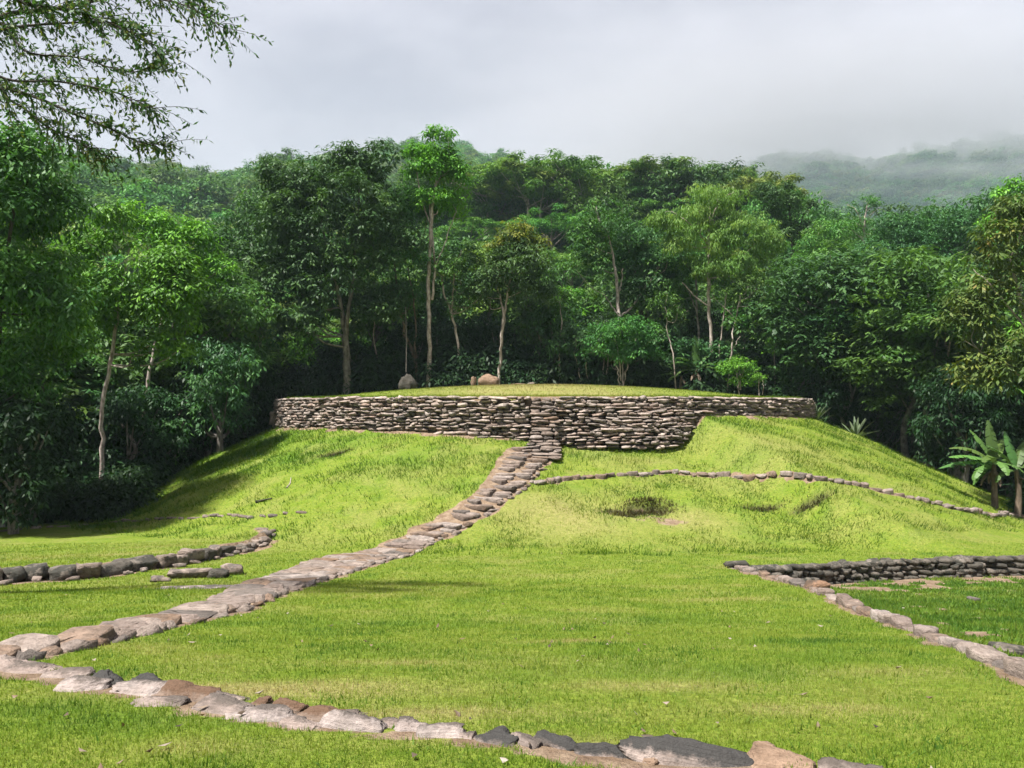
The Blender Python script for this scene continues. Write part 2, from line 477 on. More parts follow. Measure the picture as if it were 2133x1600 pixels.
LUSH = [(1330, 1290, 1.5, .55, .6), (1720, 1340, .9, .3, .9), (1350, 1400, 1.4, .3, .7), (800, 1300, 1.8, .4, .5), (980, 1010, 1.4, .5, .5), (640, 945, 3.2, 1.5, .8), (860, 960, 2.8, 1.5, .5),
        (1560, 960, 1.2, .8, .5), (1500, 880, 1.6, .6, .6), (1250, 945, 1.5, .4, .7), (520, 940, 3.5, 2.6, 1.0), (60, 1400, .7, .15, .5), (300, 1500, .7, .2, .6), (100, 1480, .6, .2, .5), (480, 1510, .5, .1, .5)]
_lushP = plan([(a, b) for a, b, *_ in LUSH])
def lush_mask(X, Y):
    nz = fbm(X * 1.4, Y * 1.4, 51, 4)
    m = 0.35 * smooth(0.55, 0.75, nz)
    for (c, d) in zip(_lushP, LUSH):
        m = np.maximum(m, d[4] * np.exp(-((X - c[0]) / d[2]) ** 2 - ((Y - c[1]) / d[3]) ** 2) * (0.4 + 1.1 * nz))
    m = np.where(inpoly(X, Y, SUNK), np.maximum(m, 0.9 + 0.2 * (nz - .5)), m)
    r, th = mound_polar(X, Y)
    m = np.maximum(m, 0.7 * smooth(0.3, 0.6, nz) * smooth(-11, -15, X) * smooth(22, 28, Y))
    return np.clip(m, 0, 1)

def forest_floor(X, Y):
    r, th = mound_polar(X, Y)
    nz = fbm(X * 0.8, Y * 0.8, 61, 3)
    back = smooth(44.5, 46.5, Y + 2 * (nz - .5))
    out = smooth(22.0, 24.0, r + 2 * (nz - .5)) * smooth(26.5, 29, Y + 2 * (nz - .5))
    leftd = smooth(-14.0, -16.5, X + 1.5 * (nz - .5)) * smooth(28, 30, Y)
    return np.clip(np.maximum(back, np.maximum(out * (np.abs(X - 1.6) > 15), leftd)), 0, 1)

# ------------------------------------------------------------------ ground sheet
def axis(lo_far, lo, hi, hi_far, step, grow=1.22):
    mid = np.arange(lo, hi + 1e-6, step)
    up = []; s = step; v = hi
    while v < hi_far: s *= grow; v += s; up.append(v)
    dn = []; s = step; v = lo
    while v > lo_far: s *= grow; v -= s; dn.append(v)
    return np.concatenate([dn[::-1], mid, up])
xs = axis(-900, -18, 22, 900, 0.115)
ys = axis(-55, 2.4, 43, 1350, 0.115)
GX, GY = np.meshgrid(xs, ys)
gx, gy = GX.ravel(), GY.ravel()
gz = H(gx, gy)
gz = np.where(gy > 300, np.minimum(gz, -6), gz)
nx, ny = len(xs), len(ys)
ii = (np.arange(ny - 1)[:, None] * nx + np.arange(nx - 1)[None]).ravel()
gf = np.stack([ii, ii + 1, ii + nx + 1, ii + nx], 1)

def ground_mat():
    m, n, l = new_mat('lawn_turf')
    out = n.new('ShaderNodeOutputMaterial'); geo = n.new('ShaderNodeNewGeometry')
    def noise(sc, det=5, ro=0.6, aniso=None):
        t = n.new('ShaderNodeTexNoise'); t.inputs['Scale'].default_value = sc; t.inputs['Detail'].default_value = det; t.inputs['Roughness'].default_value = ro
        if aniso:
            mp = n.new('ShaderNodeMapping'); mp.inputs['Scale'].default_value = aniso
            l.new(geo.outputs['Position'], mp.inputs[0]); l.new(mp.outputs[0], t.inputs['Vector'])
        else: l.new(geo.outputs['Position'], t.inputs['Vector'])
        return t.outputs['Fac']
    def att(k):
        a = n.new('ShaderNodeAttribute'); a.attribute_name = k; return a.outputs['Fac']
    def mix(f, a, b, blend='MIX'):
        x = n.new('ShaderNodeMixRGB'); x.blend_type = blend
        for i, v in enumerate((f, a, b)):
            if isinstance(v, (int, float)): x.inputs[i].default_value = v
            elif isinstance(v, tuple): x.inputs[i].default_value = (*v, 1)
            else: l.new(v, x.inputs[i])
        return x.outputs[0]
    def edge(v, a, b):
        r = n.new('ShaderNodeMapRange'); r.inputs[1].default_value = a; r.inputs[2].default_value = b
        r.interpolation_type = 'SMOOTHSTEP'; l.new(v, r.inputs[0]); return r.outputs[0]
    fine = noise(28, 6, 0.7); mid = noise(2.2, 6, 0.62); fine2 = noise(9, 5, 0.65, (1, 1, 1))
    g = mix(edge(mid, 0.32, 0.68), TURF_A, TURF_B)
    g = mix(edge(fine2, 0.42, 0.75), g, TURF_C)
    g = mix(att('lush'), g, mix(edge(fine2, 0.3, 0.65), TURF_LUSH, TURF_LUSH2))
    g = mix(att('dry'), g, mix(edge(fine2, 0.3, 0.7), TURF_DRY, TURF_DRY2))
    g = mix(1.0, g, mix(edge(fine, 0.25, 0.75), (0.62, 0.62, 0.62), (1.3, 1.3, 1.25)), 'MULTIPLY')
    em = n.new('ShaderNodeMath'); em.operation = 'ADD'; l.new(att('earth'), em.inputs[0])
    es = n.new('ShaderNodeMath'); es.operation = 'MULTIPLY_ADD'; es.inputs[1].default_value = 0.9; es.inputs[2].default_value = -0.45
    l.new(fine2, es.inputs[0]); l.new(es.outputs[0], em.inputs[1])
    earth = mix(edge(noise(5, 6, .7), .35, .7), (0.20, 0.135, 0.09), (0.36, 0.27, 0.19))
    g = mix(edge(em.outputs[0], 0.42, 0.62), g, earth)
    g = mix(att('soil_shade'), g, (0.060, 0.048, 0.034))  # dark soil tone also stands in for the overhang's shade
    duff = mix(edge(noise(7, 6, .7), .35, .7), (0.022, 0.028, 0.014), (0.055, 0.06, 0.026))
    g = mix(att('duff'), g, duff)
    g = mix(1.0, g, (KA, KA, KA), 'MULTIPLY')
    p = n.new('ShaderNodeBsdfPrincipled'); p.inputs['Roughness'].default_value = 0.95; p.inputs['Specular IOR Level'].default_value = 0.08
    l.new(g, p.inputs['Base Color'])
    hs = n.new('ShaderNodeMath'); hs.operation = 'MULTIPLY_ADD'; hs.inputs[1].default_value = 0.6
    l.new(fine, hs.inputs[0]); l.new(fine2, hs.inputs[2])
    b = n.new('ShaderNodeBump'); b.inputs['Strength'].default_value = 0.9; b.inputs['Distance'].default_value = 0.07
    l.new(hs.outputs[0], b.inputs['Height']); l.new(b.outputs[0], p.inputs['Normal'])
    l.new(p.outputs[0], out.inputs[0])
    return m

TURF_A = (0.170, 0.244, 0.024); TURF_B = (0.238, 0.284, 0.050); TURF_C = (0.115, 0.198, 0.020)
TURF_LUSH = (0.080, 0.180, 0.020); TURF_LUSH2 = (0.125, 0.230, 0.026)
TURF_DRY = (0.34, 0.30, 0.125); TURF_DRY2 = (0.255, 0.26, 0.075)
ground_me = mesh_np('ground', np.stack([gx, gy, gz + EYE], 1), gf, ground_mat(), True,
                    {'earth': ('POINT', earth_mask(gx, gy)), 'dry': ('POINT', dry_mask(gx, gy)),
                     'lush': ('POINT', lush_mask(gx, gy)), 'soil_shade': ('POINT', soil_shade_mask(gx, gy)), 'duff': ('POINT', forest_floor(gx, gy))})
g_o = obj('ground', ground_me)
tag(g_o, 'green lawn and grassy mound with bare earth beside the stones', None, None, 'structure')

# ------------------------------------------------------------------ stones
def stone_geo(seed, n=2, roundness=0.55, amp=0.10, flat=1.0):
    """lumpy rounded block, extents about +-0.5; returns V, quads"""
    r = np.random.default_rng(seed)
    V = []; Fq = []
    idx = {}
    t = np.linspace(-1, 1, n + 1)
    def vid(p):
        k = tuple(np.round(p, 4))
        if k not in idx: idx[k] = len(V); V.append(np.array(p, float))
        return idx[k]
    for ax in range(3):
        for s in (-1, 1):
            for i in range(n):
                for j in range(n):
                    q = []
                    for (a, b) in ((i, j), (i + 1, j), (i + 1, j + 1), (i, j + 1)):
                        p = [0, 0, 0]; p[ax] = s; p[(ax + 1) % 3] = t[a]; p[(ax + 2) % 3] = t[b]
                        q.append(vid(p))
                    Fq.append(q if s > 0 else q[::-1])
    V = np.array(V)
    S = V / np.linalg.norm(V, axis=1, keepdims=True)
    W = V * (1 - roundness) * 0.92 + S * roundness * 1.12
    # random plane chops and lumps
    for k in range(5):
        d = r.normal(size=3); d /= np.linalg.norm(d)
        h = W @ d; lim = r.uniform(0.72, 1.0)
        W = W - np.outer(np.maximum(h - lim, 0) * 0.9, d)
    for k in range(6):
        d = r.normal(size=3); ph = r.uniform(0, 6.28); fq = r.uniform(1.2, 3.2)
        W = W + S * (amp * 0.5 * np.sin(fq * (V @ d) + ph))[:, None]
    W = W + r.normal(size=W.shape) * amp * 0.25
    W *= np.array([1 + r.uniform(-.1, .1), 1 + r.uniform(-.1, .1), 1])
    W *= 0.5
    return W, np.array(Fq)

def slab_geo(seed, nv=11, jag=0.13):
    """flat irregular flagstone: jagged outline, bevelled uneven top; extents about +-0.5"""
    r = np.random.default_rng(seed)
    a = (np.arange(nv) + r.uniform(-.28, .28, nv)) * 2 * math.pi / nv
    e = 0.55
    x = np.sign(np.cos(a)) * np.abs(np.cos(a)) ** e; y = np.sign(np.sin(a)) * np.abs(np.sin(a)) ** e
    k = 0.5 * (1 + r.uniform(-jag, jag * .5, nv))
    x, y = x * k, y * k
    tx, ty = r.uniform(-.08, .08, 2)
    ring = lambda sc, z, j: np.stack([x * sc + r.normal(size=nv) * j, y * sc + r.normal(size=nv) * j, np.full(nv, z) + (x * tx + y * ty if z > 0 else 0) + r.normal(size=nv) * .05], 1)
    rings = [ring(.93, -.5, 0), ring(1.0, -.05, .015), ring(1.0, .33, .015), ring(.96, .46, .012), ring(.55, .5, .04)]
    V = np.concatenate(rings + [np.array([[0, 0, .5 + r.normal() * .05]])])
    Fq = []
    for q in range(len(rings) - 1):
        for i in range(nv):
            j = (i + 1) % nv
            Fq.append([q * nv + i, q * nv + j, (q + 1) * nv + j, (q + 1) * nv + i])
    c = len(V) - 1; o = (len(rings) - 1) * nv
    Ft = [[o + i, o + (i + 1) % nv, c] for i in range(nv)]
    return V, [np.array(Fq), np.array(Ft)]

STONE_STOPS = [(0.0, (0.17, 0.13, 0.11)), (0.18, (0.29, 0.24, 0.21)), (0.36, (0.39, 0.325, 0.285)), (0.5, (0.24, 0.21, 0.19)), (0.64, (0.36, 0.30, 0.265)), (0.78, (0.11, 0.10, 0.09)), (0.9, (0.32, 0.235, 0.19)), (1.0, (0.43, 0.385, 0.35))]
m_wall = stone_mat('wall_stone', STONE_STOPS)
m_wall_j = stone_mat('wall_stone_small', STONE_STOPS, True)
PATH_STOPS = [(0.0, (0.20, 0.155, 0.13)), (0.2, (0.34, 0.285, 0.25)), (0.38, (0.24, 0.19, 0.165)), (0.55, (0.38, 0.33, 0.30)), (0.70, (0.25, 0.165, 0.11)), (0.84, (0.36, 0.30, 0.265)), (1.0, (0.17, 0.145, 0.13))]
m_path = stone_mat('path_stone', PATH_STOPS, lichen=0.35)
m_pale = stone_mat('pale_stone', [(0, (0.34, 0.285, 0.265)), (1, (0.42, 0.355, 0.335))], lichen=0.7, scale=5)
m_lich = stone_mat('lichened_stone', [(0, (0.13, 0.11, 0.10)), (1, (0.19, 0.155, 0.13))], lichen=0.95, dark=(0.022, 0.022, 0.02), scale=9)
m_brown = stone_mat('brown_stone', [(0, (0.24, 0.14, 0.085)), (1, (0.30, 0.19, 0.125))], lichen=0.6, scale=6)
m_tan = stone_mat('tan_stone', [(0, (0.26, 0.18, 0.125)), (1, (0.31, 0.22, 0.16))], lichen=0.5, scale=6)
m_moss = stone_mat('mossy_stone', [(0, (0.07, 0.065, 0.055)), (0.5, (0.15, 0.135, 0.115)), (1, (0.24, 0.21, 0.18))], lichen=0.8, dark=(0.02, 0.022, 0.018), scale=7)
m_line = stone_mat('line_stone', [(0, (0.19, 0.155, 0.13)), (0.5, (0.30, 0.245, 0.21)), (1, (0.36, 0.305, 0.27))], lichen=0.6)

def stone_set(name, k, n, rd, amp, mat, seed):
    out = []
    for i in range(k):
        V, q = stone_geo(seed + i, n, rd, amp)
        out.append(mesh_np(name, V, q, mat, True))
    return out
WALL_SET = stone_set('stone', 12, 2, 0.42, 0.20, m_wall, 100) + stone_set('stone', 8, 3, 0.30, 0.22, m_wall, 140)
SLAB_SET = [mesh_np('slab', *slab_geo(200 + i), m_path, False) for i in range(18)]
KERB_SET = stone_set('kerb_stone', 12, 3, 0.4, 0.18, m_path, 240)
LINE_SET = stone_set('stone', 10, 2, 0.5, 0.16, m_line, 300)
MOSS_SET = stone_set('stone', 10, 3, 0.5, 0.15, m_moss, 400)

def place(name, me, parent, loc, size, rot=(0, 0, 0)):
    o = obj(name, me, parent)
    o.location = loc; o.scale = size; o.rotation_euler = rot
    return o

BLOCKY = mesh_np('end_block', *stone_geo(930, 4, .25, .15), m_wall, True)
# ---- round terrace wall: coursed stones on the arc
wall = empty('terrace_wall', (MC[0], MC[1], EYE - 1.0))
tag(wall, 'long curved dry-stone retaining wall holding up the round grassy platform', 'stone wall')
wstones = []
zc = WALL_TOP
course = 0
wr = np.random.default_rng(5)
while zc > -1.55:
    hc = wr.uniform(0.085, 0.165)
    if course == 0: hc = 0.12
    th = -78.0
    while th < 80:
        Lw = wr.uniform(0.17, 0.58) * (1.25 if wr.random() < 0.12 else 1.0)
        dth = math.degrees(Lw / MR)
        tc_ = th + dth / 2
        th += dth
        # the stairway runs up through the wall here
        if -3.6 < tc_ < 0.4: continue
        zf = float(foot(tc_)) - 0.10
        zmid = zc - hc / 2 + wr.normal() * 0.012
        if zmid < zf: continue
        batter = 0.10 * (WALL_TOP - zmid)           # the face leans back towards the top
        bulge = 0.55 * smooth(-1, 10, tc_) * smooth(24, 17, tc_) * smooth(0.44, -1.2, zmid)
        rr = MR + batter + bulge + wr.normal() * 0.045
        a = math.radians(tc_)
        hh = hc * wr.uniform(0.78, 1.22)
        big = wr.random() < 0.05
        if big: hh *= 1.45
        p = (rr * math.sin(a), -rr * math.cos(a), zmid + 1.0)
        X, Y = MC[0] + p[0], MC[1] + p[1]
        facing = max(0.05, (math.sin(a) * -X + -math.cos(a) * -Y) / math.hypot(X, Y))
        wstones.append((Lw * hh * facing / (Y * Y), p, (Lw * 1.04, 0.42, hh * 1.02), (wr.normal() * 0.07, wr.normal() * 0.07, a + wr.normal() * 0.06), int(wr.integers(len(WALL_SET)))))
    zc -= hc * 0.97
    course += 1
wstones.sort(key=lambda s: -s[0])
for s in wstones[:300]:
    place('stone', WALL_SET[s[4]], wall, s[1], s[2], s[3])
def joined(stones, setmeshes, name, mat, parent):
    Vs, Fs, R = [], [], []; off = 0
    geos = {}
    for s in stones:
        me = setmeshes[s[4]]
        if s[4] not in geos:
            v = np.empty(len(me.vertices) * 3, np.float32); me.vertices.foreach_get('co', v)
            f = np.empty(len(me.loops), np.int32); me.loops.foreach_get('vertex_index', f)
            geos[s[4]] = (v.reshape(-1, 3), f.reshape(-1, 4))
        v, f = geos[s[4]]
        M = np.array((Matrix.Translation(s[1]) @ Matrix.LocRotScale(None, __import__('mathutils').Euler(s[3]), Vector(s[2]))))
        Vs.append(v @ M[:3, :3].T + M[:3, 3]); Fs.append(f + off); off += len(v)
        R.append(np.full(len(v), random.random()))
    me = mesh_np(name, np.concatenate(Vs), np.concatenate(Fs), mat, True, {'rnd': ('POINT', np.concatenate(R))})
    o = obj(name, me, parent); o['kind'] = 'stuff'
    return o
if len(wstones) > 300:
    joined(wstones[300:], WALL_SET, 'small_stones', m_wall_j, wall)
# corner block at the left end of the wall
cb = P3(574, 866, 38.0)
place('end_block', BLOCKY, wall, (cb[0] - MC[0], cb[1] - MC[1], cb[2] - wall.location.z - .1), (0.62, 0.6, 0.8), (0.1, 0.12, 0.5))

# ---- stone path with slabs, running to the mound and up its slope
path = empty('stone_path', (pU[0][0], pU[0][1], ground(*pU[0])))
tag(path, 'winding flagstone path of pale slabs climbing from the lawn to the stairway', None, None, 'structure')
PO = np.array(path.location)
cen = (pU + pL_) / 2; wid = pL_ - pU
cw, plen = resample(np.concatenate([cen, wid], 1), 0.05)
cen, wid = cw[:, :2], cw[:, 2:]
tan = np.gradient(cen, axis=0)
tan = np.stack([np.convolve(np.pad(tan[:, k], 10, mode='edge'), np.ones(21) / 21, 'valid') for k in range(2)], 1)
tan /= np.linalg.norm(tan, axis=1, keepdims=True)
nor = np.stack([tan[:, 1], -tan[:, 0]], 1)
wd = np.abs((wid * nor).sum(1))
wd = np.clip(np.convolve(np.pad(wd, 20, mode='edge'), np.ones(41) / 41, 'valid'), 0.4, 1.9)
pr = np.random.default_rng(12)
s = 0.0; n_slab = 0
while s < plen - 0.2:
    i = min(int(s / 0.05), len(cen) - 1)
    frac = s / plen
    pitch = (0.46 * (1 - frac) + 0.27 * frac) * pr.uniform(0.8, 1.2)
    w = wd[i] * .93
    k = max(1, int(round(w / pr.uniform(0.50, 0.85))))
    cuts = np.sort(np.concatenate([[0, 1], np.clip((np.arange(1, k) + pr.uniform(-.22, .22, k - 1)) / k, 0.05, 0.95)]))
    for a, b in zip(cuts[:-1], cuts[1:]):
        m = (a + b) / 2
        jit = pr.uniform(-.35, .35) * pitch
        q = cen[i] + nor[i] * (m - 0.5) * w + tan[i] * (pitch / 2 + jit)
        L = (b - a) * w * pr.uniform(0.98, 1.08); D = pitch * pr.uniform(1.05, 1.35); T = pr.uniform(0.13, 0.18)
        z = ground(q[0], q[1]) + pr.uniform(-0.05, -0.015)
        ang = math.atan2(nor[i][1], nor[i][0]) + pr.normal() * 0.16
        place('slab', SLAB_SET[int(pr.integers(len(SLAB_SET)))], path, (q[0] - PO[0], q[1] - PO[1], z - PO[2] + 0.01), (L, D, T), (pr.normal() * .03, pr.normal() * .03, ang))
        n_slab += 1
    s += pitch
# lower kerb stones along the right-hand side
s = 0.3
while s < plen * 0.93:
    i = min(int(s / 0.05), len(cen) - 1)
    L = pr.uniform(0.2, 0.42)
    q = cen[i] + nor[i] * (wd[i] * .50 + pr.uniform(-.04, .05))
    if pr.random() < 0.86:
        place('kerb_stone', KERB_SET[int(pr.integers(len(KERB_SET)))], path, (q[0] - PO[0], q[1] - PO[1], ground(*q) - PO[2] + pr.uniform(-.04, .0)), (L * 1.05, pr.uniform(.14, .22), pr.uniform(.13, .18)), (pr.normal() * .1, pr.normal() * .1, math.atan2(tan[i][1], tan[i][0]) + pr.normal() * .2))
    s += L

# ---- stairway set in the wall
stair_base = P3(1110, 935, 27.4)
stairs = empty('stone_stairway', (stair_base[0], stair_base[1], ground(stair_base[0], stair_base[1])))
tag(stairs, 'steep narrow stone stairway climbing through the middle of the curved wall', 'stairway')
SO = np.array(stairs.location)
sr = np.random.default_rng(3)
a_mid = math.radians(-1.6)
top_pt = np.array([MC[0] + (MR - 0.1) * math.sin(a_mid), MC[1] - (MR - 0.1) * math.cos(a_mid), EYE + WALL_TOP + 0.02])
mid_pt = np.array([top_pt[0] - 0.05, top_pt[1] - 0.75, EYE - 1.22])
low_pt = np.array([P3(1112, 945, 27.2)[0], 27.0, 0]); low_pt[2] = ground(low_pt[0], low_pt[1]) + 0.05
def flight(a, b, n, width_a, width_b):
    for k in range(n):
        f = (k + 0.5) / n
        c = a * (1 - f) + b * f; w = width_a * (1 - f) + width_b * f
        x = -w / 2
        while x < w / 2 - 0.08:
            L = min(sr.uniform(0.32, 0.85), w / 2 - x + 0.05)
            h = abs(b[2] - a[2]) / n * sr.uniform(1.0, 1.25)
            place('step_stone', KERB_SET[int(sr.integers(len(KERB_SET)))], stairs, (c[0] + x + L / 2 - SO[0], c[1] + 0.1 + sr.normal() * .02 - SO[1], c[2] - h / 2 - SO[2]), (L * 1.06, 0.5, h), (sr.normal() * .05, sr.normal() * .05, sr.normal() * .07))
            x += L
flight(top_pt, mid_pt, 12, 0.95, 1.05)
flight(mid_pt, low_pt, 5, 1.15, 1.9)

# ---- stone edging of the left platform
edge_l = empty('platform_edging', (eL[5][0], eL[5][1], ground(*eL[5])))
tag(edge_l, 'curved kerb of large dark blocks edging the low grass platform', 'stone edging')
EO = np.array(edge_l.location)
er = np.random.default_rng(8)
BLOCK_SET = stone_set('block', 8, 4, 0.25, 0.12, m_moss, 500)
BLOCKP_SET = stone_set('block', 6, 4, 0.3, 0.12, m_line, 520)
ep, elen = resample(eL, 0.03)
s = 0.0
while s < elen - 0.2:
    i = int(s / elen * (len(ep) - 1))
    L = er.uniform(0.38, 0.85) if s < elen * 0.72 else er.uniform(0.22, 0.42)
    j = min(i + int(L / 0.03 / 2), len(ep) - 2)
    q = ep[j]; t = ep[min(j + 5, len(ep) - 1)] - ep[max(j - 5, 0)]
    n_ = np.array([t[1], -t[0]]) / (np.hypot(*t) + 1e-9)
    q2 = q + n_ * 0.02
    zlow = ground(*(q + n_ * 0.35)); hh = er.uniform(0.26, 0.36) if s < elen * .72 else er.uniform(.18, .25)
    dark = er.random() < (0.6 if s < elen * .6 else .15)
    st = BLOCK_SET if dark else BLOCKP_SET
    place('block', st[int(er.integers(len(st)))], edge_l, (q2[0] - EO[0], q2[1] - EO[1], zlow + hh * .5 - 0.03 - EO[2]), (L, er.uniform(.34, .46), hh), (er.normal() * .05, er.normal() * .04, math.atan2(t[1], t[0]) + er.normal() * .06))
    # small footing stones
    if er.random() < 0.75:
        q3 = q + n_ * er.uniform(0.26, 0.36) + t / (np.hypot(*t) + 1e-9) * er.uniform(-.2, .2)
        place('footing_stone', LINE_SET[int(er.integers(10))], edge_l, (q3[0] - EO[0], q3[1] - EO[1], ground(*q3) + .03 - EO[2]), (er.uniform(.15, .35), er.uniform(.12, .2), er.uniform(.08, .14)), (er.normal() * .1, er.normal() * .1, er.uniform(0, 3)))
    s += L * 0.97
# projecting step blocks in front of the edging
for (px, py, L, D, h, mset) in ((395, 1203, .85, .42, .2, BLOCKP_SET), (455, 1203, .42, .36, .2, BLOCK_SET), (482, 1196, .5, .4, .24, BLOCKP_SET), (335, 1212, .45, .3, .12, LINE_SET)):
    q = plan([(px, py)])[0]
    place('step_block', mset[int(er.integers(6))], edge_l, (q[0] - EO[0], q[1] - EO[1], ground(*q) + h * .42 - EO[2]), (L, D, h), (0.02, .02, 0.25 + er.normal() * .1))
q = plan([(405, 1226)])[0]
me_ = mesh_np('flat_stone', *stone_geo(901, 4, .3, .08), m_pale, True)
o = place('flat_stone', me_, None, (q[0], q[1], ground(*q) + 0.004), (1.25, 0.42, 0.06), (0, 0, 0.28))
tag(o, 'long thin pale slab lying flush in the grass before the platform kerb', 'stone slab')

# ---- generic single-row stone lines
def stone_row(name, label, poly, mset, Lr, Wr, Hr, seed, cat='stone edging', stone='stone', sink=0.35, gap=0.04, courses=None):
    r = np.random.default_rng(seed)
    P, ln = resample(poly, 0.03)
    mid = P[len(P) // 2]
    e = empty(name, (mid[0], mid[1], ground(*mid)))
    tag(e, label, cat)
    O = np.array(e.location)
    s = 0.0
    while s < ln - 0.1:
        L = r.uniform(*Lr)
        i = min(int((s + L / 2) / ln * (len(P) - 1)), len(P) - 2)
        t = P[min(i + 4, len(P) - 1)] - P[max(i - 4, 0)]
        n_ = np.array([t[1], -t[0]]) / (np.hypot(*t) + 1e-9)
        q = P[i] + n_ * r.normal() * 0.025
        h = r.uniform(*Hr)
        place(stone, mset[int(r.integers(len(mset)))], e, (q[0] - O[0], q[1] - O[1], ground(*q) + h * (0.5 - sink) - O[2]), (L * 1.03, r.uniform(*Wr), h), (r.normal() * .07, r.normal() * .07, math.atan2(t[1], t[0]) + r.normal() * .1))
        s += L + r.uniform(0, gap)
    return e
stone_row('stone_line', 'thin line of small stones curving across the right slope of the mound', rg, KERB_SET + SLAB_SET[:6], (.16, .5), (.22, .40), (.10, .22), 31, sink=.38, gap=.05)
stone_row('stone_line', 'faint low line of flat stones behind the grass platform, below dark trees', lL, LINE_SET, (.2, .5), (.12, .2), (.08, .13), 32, sink=.4, gap=.25)
stone_row('stone_edging', 'diagonal edging of pale slabs along the sunken green court', eB, [mesh_np('slab', *slab_geo(330 + i), m_path, False) for i in range(10)], (.2, .44), (.17, .27), (.12, .17), 33, sink=.40)

# ---- low wall of the sunken court: courses hung below the lawn lip
lw = empty('low_wall', (wA[3][0], wA[3][1], ground(wA[3][0], wA[3][1] - 0.4)))
tag(lw, 'low mossy dry-stone wall at the back of the sunken green court', 'stone wall')
LO = np.array(lw.location); lr = np.random.default_rng(44)
P, ln = resample(wA[1:], 0.03)
for c in range(4):
    s = 0.0 + 0.25 * c
    while s < ln - 0.1:
        L = lr.uniform(.16, .40)
        i = min(int((s + L / 2) / ln * (len(P) - 1)), len(P) - 2)
        q = P[i]
        ztop = float(H0(q[:1], q[1:])[0]) + EYE
        zlow = ground(q[0], q[1] - 0.35) - 0.05
        zz_ = ztop + 0.03 - c * 0.125 - 0.06
        if zz_ > zlow:
            place('stone', MOSS_SET[int(lr.integers(10))], lw, (q[0] - LO[0], q[1] - 0.10 + lr.normal() * .025 - LO[1] - 0.02 * c, zz_ - LO[2]), (L * 1.08, .34, lr.uniform(.13, .19)), (lr.normal() * .1, lr.normal() * .1, lr.normal() * .12))
        s += L
for (px, py, L, h) in ((1532, 1180, .5, .2), (1572, 1186, .3, .16)):
    q = plan([(px, py)])[0]
    place('end_stone', MOSS_SET[2], lw, (q[0] - LO[0], q[1] - LO[1], ground(*q) + .03 - LO[2]), (L, .3, h), (0, 0, .1))
q = plan([(1700, 1224)])[0]
tag(place('stone', mesh_np('stone', *stone_geo(905, 4, .6, .1), m_brown, True), None, (q[0], q[1], ground(*q) + .06), (.42, .34, .24), (0, 0, .3)), 'rounded brown stone sitting on the diagonal edging near the low wall', 'stone')
q = plan([(2027, 1212)])[0]
tag(place('stone', mesh_np('stone', *stone_geo(906, 3, .6, .1), m_pale, True), None, (q[0], q[1], ground(*q) + .03), (.22, .18, .12), (0, 0, .3)), 'small whitish stone lying in the sunken court by the low wall', 'stone')
q = plan([(2105, 1318)])[0]
tag(place('stone', mesh_np('stone', *stone_geo(907, 3, .55, .12), m_moss, True), None, (q[0], q[1], ground(*q) + .03), (.34, .25, .16), (0, 0, -.3)), 'dark grey stone half buried in the clover of the sunken court', 'stone')

# ---- foreground row of boulders, placed one by one
front = empty('boulder_row', (-0.8, 4.3, EYE - 1.6))
tag(front, 'foreground row of half-buried boulders running diagonally across the grass', 'stone edging')
FO = np.array(front.location)
fr = np.random.default_rng(77)
FRONT = [(15, 1392, 90, 22, 'p'), (60, 1399, 105, 24, 'p'), (132, 1408, 78, 28, 'p'), (203, 1418, 100, 48, 'l'), (160, 1436, 92, 32, 'w'), (285, 1441, 178, 40, 'w'), (300, 1424, 70, 26, 'l'), (384, 1456, 106, 38, 'b'), (330, 1468, 90, 22, 'p'),
         (470, 1461, 84, 24, 'p'), (538, 1472, 56, 26, 'b'), (455, 1482, 110, 26, 'p'), (592, 1482, 70, 44, 'b'), (535, 1500, 110, 24, 'w'), (662, 1499, 98, 40, 'b'), (620, 1514, 80, 22, 'p'), (735, 1516, 112, 46, 'w'), (722, 1492, 60, 18, 'p'), (815, 1512, 48, 28, 'p'), (856, 1521, 60, 34, 'w'),
         (918, 1531, 84, 30, 'w'), (968, 1537, 40, 28, 'p'), (1025, 1546, 84, 20, 'l'), (1090, 1550, 62, 20, 'p'), (1154, 1558, 84, 24, 'l'), (1247, 1574, 74, 24, 'l'), (1298, 1579, 38, 28, 'l'), (1340, 1586, 54, 22, 't'), (1462, 1588, 210, 48, 'l'), (1640, 1597, 128, 34, 't'), (1780, 1616, 120, 40, 'p')]
